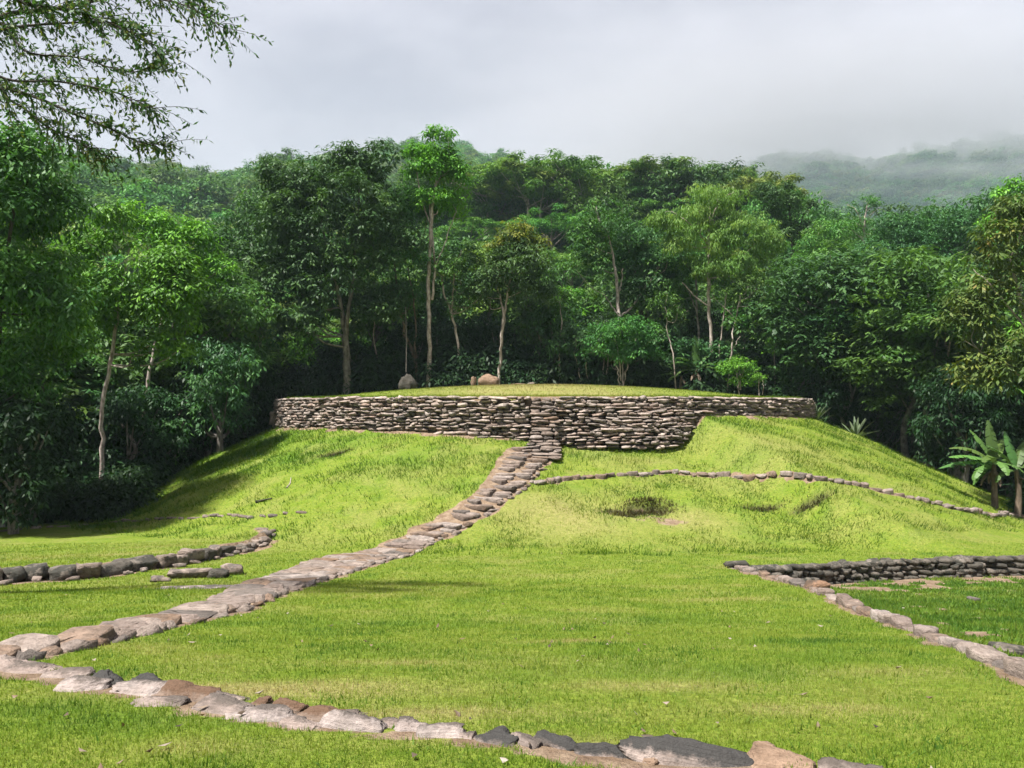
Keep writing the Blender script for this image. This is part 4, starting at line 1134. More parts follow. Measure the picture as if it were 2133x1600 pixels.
hero('broadleaf_tree', 'dense round-topped tree between the wall end and the right forest', 44.0, [[(1760, 900, 4.5), (1765, 800, 4), (1772, 700, 3)], [(1762, 830, 2), (1740, 760, 1.5), (1725, 690, 1)]],
     [(1770, 640, 75, 55), (1740, 700, 60, 45), (1810, 700, 60, 60), (1790, 780, 60, 40)], L_MID, B_GREY, 1025, lai=2.8, maxleaf=15000)
hero('broadleaf_tree', 'small round tree over the right end of the wall', 44.8, [[(1678, 850, 3), (1682, 800, 2.6), (1690, 760, 2)], [(1680, 815, 1.8), (1668, 780, 1.4)]],
     [(1690, 750, 58, 40), (1665, 775, 40, 28), (1730, 780, 40, 30)], L_MID, B_PALE, 1026, lai=2.4, maxleaf=7500, leaf=(.25, .09))
hero('broadleaf_tree', 'big-leaved tree with layered drooping foliage in the right forest', 41.0, [[(1905, 960, 5), (1902, 850, 4.5), (1898, 720, 4)], [(1898, 870, 2), (1880, 855, 1.6), (1862, 870, 1)]],
     [(1890, 650, 85, 70), (1850, 740, 60, 50), (1930, 760, 75, 60), (1880, 800, 55, 36), (1960, 680, 55, 60)], L_MID, B_GREY, 1027, lai=2.8, maxleaf=18000, **BIG)
hero('broadleaf_tree', 'tall dark tree behind the right forest, flat bushy top', 54.0, [[(1900, 900, 6), (1905, 700, 5), (1905, 520, 3)]],
     [(1890, 500, 90, 60), (1960, 480, 75, 50), (1840, 540, 60, 60), (1920, 570, 100, 60), (1990, 460, 40, 30)], L_DARK, B_DARK, 1028, lai=3.0, maxleaf=20000)
hero('broadleaf_tree', 'yellowish tree with large drooping leaves and pale twigs at the right edge', 29.0, [[(2175, 1050, 8), (2165, 900, 7), (2140, 700, 6), (2100, 540, 3)], [(2140, 690, 3), (2070, 610, 2), (2030, 560, 1)], [(2152, 800, 3), (2060, 740, 2), (2010, 710, 1)]],
     [(2090, 540, 90, 90), (2060, 650, 90, 70), (2110, 760, 110, 90), (2050, 780, 70, 50), (2130, 440, 60, 50)], L_YELLOW, B_PALE, 1029, lai=2.8, maxleaf=24000, clump=.34, leaf=(.29, .10))
hero('broadleaf_tree', 'bright leafy treetop rising in the upper right corner of the forest', 40.0, [[(2130, 1000, 7), (2128, 700, 6), (2120, 460, 3)]],
     [(2115, 400, 42, 30), (2160, 430, 60, 50), (2110, 470, 60, 40)], L_BRIGHT, B_DARK, 1030, lai=2.6, maxleaf=9000)

# ------------------------------------------------------------------ forest behind: shared tree models, every tree its own object
def generic(kind, seed):
    r = np.random.default_rng(seed)
    a = Acc()
    if kind == 'round':
        hgt = 9.5; lob = [(0, 0, hgt, 3.2, 3.2, 2.6), (1.6, .8, hgt - 1.8, 2.3, 2.3, 2.0), (-1.7, -.5, hgt - 2.2, 2.3, 2.3, 2.0), (.2, .2, hgt - 4, 2.6, 2.6, 1.8)]
        kw = dict(leaf=(.38, .14), lai=2.6, maxleaf=11000); mat = L_DARK if seed % 2 else L_MID; bm = B_GREY
    elif kind == 'umbrella':
        hgt = 11.0; lob = [(0, 0, hgt, 5.0, 5.0, 1.1), (2.6, 1.2, hgt - 1.0, 3.2, 3.2, .8), (-2.8, .4, hgt - .8, 3.2, 3.2, .8), (.3, -2.4, hgt - 1.5, 3.2, 3.2, .8), (-.6, 2.6, hgt - 1.2, 3, 3, .8)]
        kw = dict(leaf=(.34, .13), lai=3.4, maxleaf=13000, clump=.75, flat=.4, up_bias=.9, clump_n=16, under=-.2); mat = L_HILL; bm = B_PALE
    elif kind == 'tall':
        hgt = 12.5; lob = [(0, 0, hgt, 2.2, 2.2, 2.4), (.9, .4, hgt - 2.8, 2.2, 2.2, 2.2), (-.9, -.3, hgt - 4.2, 2.2, 2.2, 2.0)]
        kw = dict(leaf=(.34, .12), lai=2.6, maxleaf=9500); mat = L_MID if seed % 2 else L_HILL; bm = B_PALE
    else:
        hgt = 8.0; lob = [(0, 0, hgt, 3.6, 3.6, 2.0), (1.9, .6, hgt - 1.2, 2.4, 2.4, 1.5), (-2.0, .4, hgt - 1.6, 2.5, 2.5, 1.5)]
        kw = dict(leaf=(.34, .12), lai=2.4, maxleaf=9500); mat = L_BRIGHT; bm = B_GREY
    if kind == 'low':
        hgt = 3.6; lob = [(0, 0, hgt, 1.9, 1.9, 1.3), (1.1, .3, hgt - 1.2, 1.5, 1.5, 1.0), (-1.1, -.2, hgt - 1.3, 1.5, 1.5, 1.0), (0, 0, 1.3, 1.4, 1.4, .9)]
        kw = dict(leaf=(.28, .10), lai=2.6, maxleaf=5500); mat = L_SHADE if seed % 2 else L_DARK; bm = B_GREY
    lob = [tuple(np.array(l) * np.concatenate([1 + r.normal(size=3) * .06, 1 + r.normal(size=3) * .1])) for l in lob]
    me, C, R = crown_mesh('crown', r, lob, mat, **kw)
    top = np.array([0, 0, hgt]); sp = spline([(0, 0, -.6), (r.normal() * .2, 0, hgt * .35), (r.normal() * .3, r.normal() * .3, hgt * .65), (0, 0, hgt)], 14)
    a.add(*tube(sp, np.linspace(.2, .05, 14), 7))
    for c in C[r.permutation(len(C))[:14]]:
        i = int(np.clip((c[2] - 1.8) / hgt, .3, .9) * 13)
        a.add(*tube(spline([sp[i], (sp[i] + c) / 2 + (0, 0, -.25), c], 6), np.linspace(.07, .015, 6), 5))
    return a.mesh('trunk', bm), me, hgt
GEN = {k: [generic(k, s) for s in ss] for k, ss in {'round': (11, 12, 13, 14), 'umbrella': (21, 22, 23), 'tall': (31, 32), 'bright': (41, 42), 'low': (51, 52, 53)}.items()}
LOOK = {'round': 'dark round-crowned tree', 'umbrella': 'flat umbrella-crowned tree', 'tall': 'narrow tall tree', 'bright': 'fresh green tree', 'low': 'low bushy dark tree'}
_u = ['first', 'second', 'third', 'fourth', 'fifth', 'sixth', 'seventh', 'eighth', 'ninth']
ORD = _u + ['tenth', 'eleventh', 'twelfth', 'thirteenth', 'fourteenth', 'fifteenth', 'sixteenth', 'seventeenth', 'eighteenth', 'nineteenth']
for _t, _tt in (('twenty', 'twentieth'), ('thirty', 'thirtieth'), ('forty', 'fortieth'), ('fifty', 'fiftieth')): ORD += [_tt] + [_t + '-' + x for x in _u]
def forest_row(specs, where, group):
    """specs: (px, Y, kind, height scale, width scale)"""
    specs = sorted(specs)
    count = {}
    for (px, Y, kind, hs, ws) in specs:
        k = count.get(kind, 0); count[kind] = k + 1
        X = (px - CX) / F * Y
        tm, cm, hgt = GEN[kind][int(rng.integers(len(GEN[kind])))]
        e = empty({'round': 'broadleaf_tree', 'umbrella': 'umbrella_tree', 'tall': 'tall_tree', 'bright': 'broadleaf_tree', 'low': 'understory_tree'}[kind], (X, Y, ground(X, Y) - .1), float(rng.uniform(0, 6.28)))
        e.scale = (ws, ws, hs)
        tag(e, f'{LOOK[kind]} {where}, {ORD[min(k, 57)]} from the left', 'tree', group)
        obj('trunk', tm, e); obj('crown', cm, e)
rowA = []
for i, px in enumerate(np.linspace(-140, 2270, 30)):
    Y = rng.uniform(50, 57) if 450 < px < 1750 else rng.uniform(36, 44)
    if px < 450: Y = rng.uniform(38, 45)
    kind = ['round', 'round', 'tall', 'round', 'bright', 'round'][i % 6]
    rowA.append((px + rng.normal() * 25, Y, kind, rng.uniform(.8, 1.02) * (1.0 if kind != 'tall' else .85), rng.uniform(.95, 1.2)))
for i, px in enumerate(list(np.linspace(-160, 430, 9)) + list(np.linspace(1740, 2260, 8))):
    rowA.append((px + rng.normal() * 20, rng.uniform(33, 36) if px < 200 else rng.uniform(39, 47), 'round', rng.uniform(.7, .95), rng.uniform(1.0, 1.25)))
forest_row(rowA, 'in the shaded row behind the edge trees', 'second row of forest trees')
rowL = []
for i, px in enumerate(np.linspace(-120, 2240, 46)):
    Y = rng.uniform(46.8, 50) if 480 < px < 1700 else (rng.uniform(41, 46) if px > 1700 else rng.uniform(35, 43))
    if px > 1960: Y = rng.uniform(33, 38)
    if px < 200: Y = rng.uniform(30.5, 35)
    rowL.append((px + rng.normal() * 20, Y, 'low', rng.uniform(.75, 1.2), rng.uniform(.85, 1.2)))
for px, Y in ((-70, 25.5), (0, 27), (60, 28.5), (110, 33), (150, 34.5), (250, 33.5), (330, 36), (400, 38), (455, 40), (500, 42.5), (30, 24.6), (180, 36)):
    rowL.append((px, Y, 'low', rng.uniform(.8, 1.15), rng.uniform(.8, 1.05)))
forest_row(rowL, 'under the taller forest edge', 'understory trees of the forest edge')
rowB = []
for i, px in enumerate(np.linspace(-100, 2230, 26)):
    kind = ['round', 'umbrella', 'round', 'tall', 'umbrella', 'bright'][i % 6]
    rowB.append((px + rng.normal() * 25, rng.uniform(60, 74), kind, rng.uniform(.85, 1.1) * (.9 if kind == 'tall' else 1), rng.uniform(1, 1.25)))
forest_row(rowB, 'in the third rank of the forest', 'third row of forest trees')
rowC = []
for i in range(64):
    px = rng.uniform(430, 2200); Y = rng.uniform(78, 128)
    kind = ['umbrella', 'umbrella', 'round', 'umbrella', 'tall'][i % 5]
    rowC.append((px, Y, kind, rng.uniform(.85, 1.1), rng.uniform(1.05, 1.45)))
rowC += [(1130, 104, 'umbrella', 1.25, 1.5), (1100, 84, 'umbrella', 1.0, 1.35), (1010, 110, 'umbrella', 1.2, 1.3), (1190, 82, 'umbrella', 1.0, 1.3), (1420, 100, 'round', 1.3, 1.4), (1500, 96, 'umbrella', 1.25, 1.3)]
SKX = [430, 560, 850, 980, 1150, 1240, 1280, 1340, 1450, 1520, 1580, 1640, 1700, 1750, 1830, 1900, 2050, 2133, 2300]
SKY_ = [445, 400, 335, 330, 328, 352, 380, 352, 343, 350, 376, 392, 440, 470, 452, 442, 430, 378, 370]
TOPZ = {'round': 12.0, 'umbrella': 12.2, 'tall': 14.6, 'bright': 9.8}
def top_scale(px, Y, kind, py):
    X = (px - CX) / F * Y
    return (EYE + (HY - py) / F * Y - ground(X, Y)) / TOPZ[kind]
rowC = [(px, Y, k, float(np.clip(min(hs, top_scale(px, Y, k, np.interp(px, SKX, SKY_) + 12)), .45, 1.4)), ws) for (px, Y, k, hs, ws) in rowC]
for (px, Y, k, ws) in ((880, 118, 'round', 1.5), (985, 116, 'umbrella', 1.7), (1045, 110, 'round', 1.5), (1100, 104, 'umbrella', 1.8), (1160, 108, 'umbrella', 1.9), (1215, 100, 'umbrella', 1.5), (1262, 96, 'round', 1.3), (1330, 102, 'umbrella', 1.6), (1385, 96, 'round', 1.5), (1440, 100, 'umbrella', 1.7),
                       (1495, 94, 'round', 1.6), (1545, 92, 'umbrella', 1.4), (1590, 88, 'round', 1.3), (1640, 82, 'round', 1.2), (1700, 86, 'round', 1.4), (1760, 80, 'round', 1.4), (1830, 78, 'umbrella', 1.4), (1885, 74, 'round', 1.4), (1950, 76, 'round', 1.4), (2015, 72, 'umbrella', 1.5), (2075, 70, 'round', 1.4), (2140, 66, 'round', 1.4)):
    rowC.append((px, Y, k, float(np.clip(top_scale(px, Y, k, np.interp(px, SKX, SKY_)), .6, 1.75)), ws))
by = {}
specs = sorted(rowC)
for s_ in specs: by.setdefault(s_[2], []).append(s_)
for kind, lst in by.items():
    h = (len(lst) + 1) // 2
    lst.sort(key=lambda s: s[1])
    forest_row(lst[:h], 'lower on the wooded hill', 'trees on the wooded hill')
    forest_row(lst[h:], 'high on the wooded hill', 'trees on the wooded hill')

# ------------------------------------------------------------------ scatter (masses nobody could count)
def scatter(name, label, cat, pts, rots, scs, meshes, kind='stuff'):
    me = bpy.data.meshes.new(name)
    me.vertices.add(len(pts)); me.vertices.foreach_set('co', np.asarray(pts, np.float32).ravel())
    me.attributes.new('rot', 'FLOAT', 'POINT').data.foreach_set('value', np.asarray(rots, np.float32))
    me.attributes.new('sc', 'FLOAT', 'POINT').data.foreach_set('value', np.asarray(scs, np.float32))
    me.attributes.new('pick', 'INT', 'POINT').data.foreach_set('value', rng.integers(0, len(meshes), len(pts)).astype(np.int32))
    o = obj(name, me); tag(o, label, cat, None, kind)
    c = bpy.data.collections.new(name + '_models')
    for i, m in enumerate(meshes):
        c.objects.link(bpy.data.objects.new(f'{name}_model_{i:02d}', m))
    ng = bpy.data.node_groups.new(name, 'GeometryNodeTree')
    ng.interface.new_socket('Geometry', in_out='INPUT', socket_type='NodeSocketGeometry')
    ng.interface.new_socket('Geometry', in_out='OUTPUT', socket_type='NodeSocketGeometry')
    N, L = ng.nodes, ng.links
    gi = N.new('NodeGroupInput'); go = N.new('NodeGroupOutput')
    ci = N.new('GeometryNodeCollectionInfo'); ci.inputs['Collection'].default_value = c
    ci.inputs['Separate Children'].default_value = True; ci.inputs['Reset Children'].default_value = True
    ip = N.new('GeometryNodeInstanceOnPoints')
    L.new(gi.outputs[0], ip.inputs['Points']); L.new(ci.outputs[0], ip.inputs['Instance'])
    ip.inputs['Pick Instance'].default_value = True
    def na(k, t):
        a = N.new('GeometryNodeInputNamedAttribute'); a.data_type = t; a.inputs['Name'].default_value = k; return a.outputs['Attribute']
    L.new(na('pick', 'INT'), ip.inputs['Instance Index'])
    cr = N.new('ShaderNodeCombineXYZ'); L.new(na('rot', 'FLOAT'), cr.inputs[2])
    L.new(cr.outputs[0], ip.inputs['Rotation']); L.new(na('sc', 'FLOAT'), ip.inputs['Scale'])
    L.new(ip.outputs[0], go.inputs[0])
    o.modifiers.new('scatter', 'NODES').node_group = ng
    return o

# undergrowth along the forest edge
us = []
for s_ in range(5):
    r = np.random.default_rng(600 + s_)
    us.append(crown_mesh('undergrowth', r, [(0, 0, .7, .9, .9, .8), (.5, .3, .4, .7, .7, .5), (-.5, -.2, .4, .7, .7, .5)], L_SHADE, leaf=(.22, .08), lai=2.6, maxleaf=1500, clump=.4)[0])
n = 9000
X = rng.uniform(-45, 52, n); Y = rng.uniform(26, 72, n)
r, th = mound_polar(X, Y)
ok = forest_floor(X, Y) > 0.75
ok &= np.abs(X) < Y * .78 + 2
ok &= rng.random(n) < np.where(Y < 52, .42, .16)
X, Y = X[ok], Y[ok]
Z = H(X, Y) + EYE - .1
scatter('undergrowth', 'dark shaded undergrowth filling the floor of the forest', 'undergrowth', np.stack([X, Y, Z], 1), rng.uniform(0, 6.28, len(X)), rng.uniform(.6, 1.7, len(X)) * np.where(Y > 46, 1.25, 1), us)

# distant hills and their forest cover
def hill_sheet(name, label, az, ridge_py, Y0, z0, Yr, Yb, seed, mat, nY=70, tree_h=9.0, rough=1.0):
    az = np.asarray(az, float); a = np.linspace(az[0], az[-1], 150)
    rp = np.interp(a, az, ridge_py)
    u = np.concatenate([np.linspace(0, 1, nY), 1 + np.linspace(.05, .6, 14)])
    A, U = np.meshgrid(a, u)
    Yg = Y0 + (Yr - Y0) * U
    zr = (HY - rp) / F * Yr - tree_h
    prof = np.where(U <= 1, U ** 0.92, 1 - (U - 1) * 1.1)
    Zg = z0 + (zr[None] - z0) * prof
    Xg = (A - CX) / F * Yg
    Zg = Zg + rough * (fbm(Xg / 45., Yg / 45., seed, 4) - .5) * 26 * np.clip(U * (1.15 - np.minimum(U, 1.15)) * 4, 0, 1)
    V = np.stack([Xg, Yg, Zg + EYE], -1).reshape(-1, 3)
    nx_ = len(a); ny_ = len(u)
    i = (np.arange(ny_ - 1)[:, None] * nx_ + np.arange(nx_ - 1)[None]).ravel()
    o = obj(name, mesh_np(name, V, np.stack([i, i + 1, i + nx_ + 1, i + nx_], 1), mat, True))
    tag(o, label, None, None, 'structure')
    return V.reshape(ny_, nx_, 3), nY
m_hill = flat_mat('hill_floor', (0.035, 0.065, 0.022), scale=.2)
hm = []
for s_ in range(4):
    r = np.random.default_rng(700 + s_)
    hm.append(crown_mesh('canopy', r, [(0, 0, 6.5, 5.2, 5.2, 1.6), (2.4, 1, 5.2, 3.4, 3.4, 1.3), (-2.4, -1, 5.4, 3.4, 3.4, 1.3), (0, 0, 3.5, 4.2, 4.2, 2.4)], L_HILL, leaf=(.85, .42), lai=2.4, maxleaf=1700, clump=.55, flat=.5, up_bias=.8, clump_n=14, spread=.3)[0])
for s_ in range(2):
    r = np.random.default_rng(720 + s_)
    hm.append(crown_mesh('canopy', r, [(0, 0, 7, 3.4, 3.4, 3.2), (1.4, .5, 4.8, 2.8, 2.8, 2.4)], L_MID, leaf=(.8, .4), lai=2.4, maxleaf=1400, clump=.5, spread=.3)[0])
n = 1500
X = rng.uniform(-75, 110, n); Y = rng.uniform(66, 175, n)
k = (np.abs(X) < Y * .78) & (far_hill(X, Y) > 3)
X, Y = X[k], Y[k]
scatter('hill_canopy', 'close green canopy filling the wooded hill between its taller trees', 'forest', np.stack([X, Y, H0(X, Y) + EYE - 2.0], 1), rng.uniform(0, 6.28, len(X)), rng.uniform(.65, 1.15, len(X)), hm)
def cover(name, label, G, nY, count, seed, smin=.8, smax_=1.5):
    r = np.random.default_rng(seed)
    ny_, nx_, _ = G.shape
    i = r.uniform(0, min(nY + 3, ny_) - 1.01, count * 3); j = r.uniform(0, nx_ - 1.01, count * 3)
    # even cover by area: keep with probability rising with distance
    p = G[i.astype(int), j.astype(int), 1]; keep = r.random(count * 3) < p / p.max()
    i, j = i[keep][:count], j[keep][:count]
    i0, j0 = i.astype(int), j.astype(int); fi, fj = (i - i0)[:, None], (j - j0)[:, None]
    Pt = (G[i0, j0] * (1 - fi) + G[i0 + 1, j0] * fi) * (1 - fj) + (G[i0, j0 + 1] * (1 - fi) + G[i0 + 1, j0 + 1] * fi) * fj
    Pt[:, 2] -= 1.5
    scatter(name, label, 'forest', Pt, r.uniform(0, 6.28, len(Pt)), r.uniform(smin, smax_, len(Pt)), hm)
G1, k1 = hill_sheet('hill', 'wooded hill fading into haze beyond the left trees', [-200, 0, 110, 200, 260, 330, 400, 470, 520, 560, 600, 640, 700, 800],
                    [300, 310, 318, 338, 345, 358, 368, 380, 360, 330, 316, 330, 350, 380], 85, -2, 360, 500, 3, m_hill)
cover('hill_forest', 'continuous hazy canopy covering the left hill', G1, k1, 1500, 5)
G2, k2 = hill_sheet('hill', 'rounded wooded peak brushed by cloud behind the tall pale tree', [560, 700, 800, 880, 950, 1010, 1060, 1120, 1250, 1400],
                    [380, 345, 330, 305, 300, 318, 335, 360, 400, 440], 200, 20, 560, 700, 9, m_hill)
cover('hill_forest', 'hazy canopy covering the cloud-brushed central peak', G2, k2, 700, 6, 1.0, 1.9)
G3, k3 = hill_sheet('mountain', 'distant blue mountainside dissolving into cloud at right', [1200, 1450, 1600, 1750, 1850, 1950, 2050, 2150, 2300, 2500],
                    [420, 390, 345, 330, 345, 320, 300, 290, 280, 280], 480, 20, 1150, 1400, 15, m_hill, tree_h=10, rough=2.2)
cover('mountain_forest', 'far bluish forest on the clouded mountainside', G3, k3, 3000, 7, 1.8, 3.2)

# ------------------------------------------------------------------ near overhanging tree, upper left
def overhang():
    r = np.random.default_rng(88)
    Y = 11.0
    bx = -10.6; bz = ground(bx, Y)
    root = empty('overhanging_tree', (bx, Y, bz))
    tag(root, 'near tree outside the frame whose fine-leaved boughs hang into the upper left', 'tree')
    O = np.array([bx, Y, bz])
    acc = Acc()
    q = lambda px, py, dy=0: P3(px, py, Y + dy) - O
    trunk = spline([(0, 0, -.3), (.1, 0, 3.0), (.3, .1, 6.0), (.6, .2, 9.5)], 16)
    acc.add(*tube(trunk, np.linspace(.26, .1, 16), 9))
    boughs = [([trunk[9], q(-120, 110), q(0, 36), q(120, 18), q(260, -8), q(380, 10), q(465, 58)], .055),
              ([trunk[8], q(-100, 90, .4), q(0, 62, .4), q(110, 50, .3), q(230, 52, .2), q(340, 110, .1)], .035),
              ([trunk[8], q(-120, 60, -.5), q(0, 160, -.5), q(120, 170, -.4), q(230, 190, -.3), q(320, 225, -.3)], .03),
              ([trunk[7], q(-100, 130, .2), q(0, 178, .1), q(80, 205), q(160, 240), q(230, 268), q(290, 296), q(340, 302)], .036),
              ([trunk[6], q(-80, 190, .6), q(30, 215, .6), q(100, 265, .5), q(160, 295, .4), q(220, 325, .3)], .026),
              ([trunk[10], q(-100, -40, -.3), q(40, -60), q(200, -70), q(330, -40, .2), q(420, 0, .2)], .045),
              ([trunk[9], q(-60, 60, .8), q(60, 110, .8), q(160, 120, .8), q(270, 150, .7), q(330, 130, .6)], .026),
              ([trunk[9], q(-60, 20, -1.), q(60, 10, -1), q(180, 30, -.9), q(280, 70, -.8)], .03)]
    P, A = [], []
    for pts, rad in boughs:
        sp = spline(pts, 46)
        acc.add(*tube(sp, np.linspace(rad, .005, 46), 5))
        n = len(sp)
        for i in range(12, n):
            ntw = 3 if i < n - 2 else 4
            for _ in range(ntw):
                t = sp[min(i + 1, n - 1)] - sp[i - 1]; t /= np.linalg.norm(t)
                side = r.normal(size=3); side[2] -= .12; side /= np.linalg.norm(side)
                L = r.uniform(.18, .55)
                end = sp[i] + (t * .75 + side * .75) * L + np.array([0, 0, -.14 * L])
                tw = spline([sp[i], (sp[i] + end) / 2 + (0, 0, .04), end], 5)
                acc.add(*tube(tw, np.linspace(.006, .002, 5), 3))
                m = int(L / .034)
                u = np.linspace(.15, 1.0, m)
                pp = np.stack([np.interp(u, np.linspace(0, 1, 5), tw[:, k]) for k in range(3)], 1)
                td = end - sp[i]; td /= np.linalg.norm(td)
                a = td[None] * .6 + r.normal(size=(m, 3)) * .75 + np.array([0, 0, -.3])
                P.append(pp); A.append(a / np.linalg.norm(a, axis=1, keepdims=True))
    P = np.concatenate(P); A = np.concatenate(A)
    U = np.array([0, 0, 1.]) + r.normal(size=P.shape) * .5
    sc = r.uniform(.75, 1.25, len(P))
    V, Fc = leaves_geo(P, A, U, .084 * sc, .034 * sc)
    obj('trunk', acc.mesh('trunk', B_DARK), root)
    obj('crown', mesh_np('crown', V, Fc, L_NEAR, False, {'rnd': ('FACE', np.tile(r.uniform(0, 1, len(P)), 2))}), root)
overhang()

# ------------------------------------------------------------------ large-leaved plants
def blade(r, root_p, az, length, width, lift, droop, nseg=9, torn=0.0, fold=.25):
    s = np.linspace(0, 1, nseg)
    el = lift - droop * s ** 1.4
    st = np.stack([np.cos(el) * math.cos(az), np.cos(el) * math.sin(az), np.sin(el)], 1) * (length / (nseg - 1))
    pts = np.array(root_p) + np.vstack([[0, 0, 0], np.cumsum(st[:-1], 0)])
    side = np.array([-math.sin(az), math.cos(az), 0])
    up = np.cross(st / np.linalg.norm(st, axis=1, keepdims=True), side); up *= -1
    w = width * .5 * np.clip(np.sin(math.pi * np.clip(s * .93 + .05, 0, 1)) ** .6, .03, 1)
    w = np.where(s < .12, .03, w)
    V = []; Fq = []
    for sg in (-1, 1):
        for k in range(nseg - 1):
            sag = fold + torn * r.uniform(0, .7)
            a, b = pts[k], pts[k + 1]
            e1 = a + side * sg * w[k] - up[k] * w[k] * -sag * 0 - np.array([0, 0, 1]) * w[k] * sag
            e2 = b + side * sg * w[k + 1] - np.array([0, 0, 1]) * w[k + 1] * sag
            if torn and r.random() < torn: e2 = e2 + (a - b) * .18
            i = len(V); V += [a, b, e2, e1]; Fq.append([i, i + 1, i + 2, i + 3] if sg > 0 else [i + 3, i + 2, i + 1, i])
    return np.array(V), np.array(Fq), pts
def leaf_obj(parent, r, *a, mat=L_GLOSS, **k):
    V, Fq, pts = blade(r, *a, **k)
    o = obj('leaf', mesh_np('leaf', V, Fq, mat, False, {'rnd': ('FACE', np.full(len(Fq), r.random()))}), parent)
    return o
def banana(label, px, py, Y, stems, seed):
    r = np.random.default_rng(seed)
    p = P3(px, py, Y); z = ground(p[0], Y)
    root = empty('banana_plant', (p[0], Y, z)); tag(root, label, 'banana plant', 'banana plants')
    for (dx, dy, h, leaves) in stems:
        a = Acc(); sp = spline([(dx, dy, -.15), (dx + r.normal() * .05, dy, h * .5), (dx + r.normal() * .08, dy, h)], 8)
        a.add(*tube(sp, np.linspace(.13, .07, 8), 8)); obj('stem', a.mesh('stem', B_BROWN), root)
        for (azd, L, lift, dr) in leaves:
            leaf_obj(root, r, sp[-1], math.radians(azd), L, L * .26, math.radians(lift), math.radians(dr), nseg=12, torn=.55)
        for k in range(3):   # dead hanging leaves
            leaf_obj(root, r, sp[-2], r.uniform(0, 6.28), h * .5, .16, math.radians(-20), math.radians(75), nseg=7, torn=.5, mat=B_BROWN)
    return root
banana('banana plant with broad arching leaves at the right forest edge', 2085, 1045, 28.0,
       [(-.15, .1, 1.75, [(182, 1.75, 22, 40), (172, 1.95, 8, 40), (120, 1.5, 65, 30), (88, 1.6, 82, 15), (205, 1.4, 0, 75), (20, 1.3, 20, 80), (330, 1.2, 5, 80), (45, 1.5, 50, 40), (225, 1.5, 35, 85), (260, 1.3, 15, 90), (150, 1.6, 45, 70), (190, 1.2, -25, 50)]),
        (.55, -.1, 1.5, [(170, 1.4, 60, 50), (100, 1.5, 75, 15), (10, 1.5, 35, 60), (40, 1.4, 60, 30), (200, 1.2, 10, 90)])], 51)
banana('banana plant with dark ragged fronds below the feathery tree', 1450, 808, 45.0,
       [(0, 0, 1.5, [(178, 1.9, 35, 75), (165, 1.7, 20, 80), (200, 1.6, 50, 70), (100, 2.0, 86, 10), (10, 1.6, 35, 75), (350, 1.5, 20, 80), (30, 1.5, 60, 60), (185, 1.6, 5, 70)]),
        (-.8, .2, 1.1, [(180, 1.7, 20, 70), (150, 1.5, 50, 60), (215, 1.3, 10, 80), (20, 1.2, 40, 60)])], 52)
def agave(label, px, py, Y, n, L, seed):
    r = np.random.default_rng(seed); p = P3(px, py, Y); z = ground(p[0], Y)
    root = empty('agave', (p[0], Y, z - .05)); tag(root, label, 'agave', 'agave plants by the forest edge')
    for k in range(n):
        leaf_obj(root, r, (0, 0, .05), k * 2.4, L * r.uniform(.8, 1.15), .13, math.radians(r.uniform(18, 80)), math.radians(r.uniform(5, 22)), nseg=6, fold=-.2, mat=L_AGAVE)
L_AGAVE = leaf_mat('leaf_agave', [(0, (0.085, 0.125, 0.065)), (1, (0.13, 0.175, 0.095))], trans=.15)
agave('spiky grey-green rosette on the right slope just below the dark forest', 1783, 884, 38.2, 22, 1.15, 61)
agave('spiky grey-green rosette beside the right end of the wall', 1700, 852, 39.2, 16, 1.0, 62)

# hanging liana by the grey boulder
lp = P3(846, 775, 43.7); lt = P3(845, 640, 43.7)
a = Acc(); a.add(*tube(spline([lt, (lt + lp) / 2 + np.array([.03, 0, 0]), lp], 10), np.full(10, .022), 5))
tag(obj('liana', a.mesh('liana', B_GREY)), 'thin straight liana hanging down to the grey boulder', 'liana')

# sticks and a dead tuft on the left slope
def stick(label, pts, Y_off, rad, mat):
    q = plan(pts); a = Acc()
    P = np.array([(x, y, ground(x, y) + rad * 1.1) for x, y in q])
    a.add(*tube(spline(P, 14), np.linspace(rad, rad * .5, 14), 6))
    return tag(obj('fallen_branch', a.mesh('fallen_branch', mat)), label, 'branch')
stick('short curved pale stick on the shaded left slope of the mound', [(597, 1018), (604, 1008), (606, 997)], 0, .025, B_PALE)
stick('dark broken branch lying on the grass at the foot of the left slope', [(533, 1050), (548, 1047), (566, 1043)], 0, .05, B_DARK)
stick('bare stick leaning by the slender pale trunk in the shade', [(212, 1066), (222, 1052), (232, 1040)], 0, .03, B_PALE)

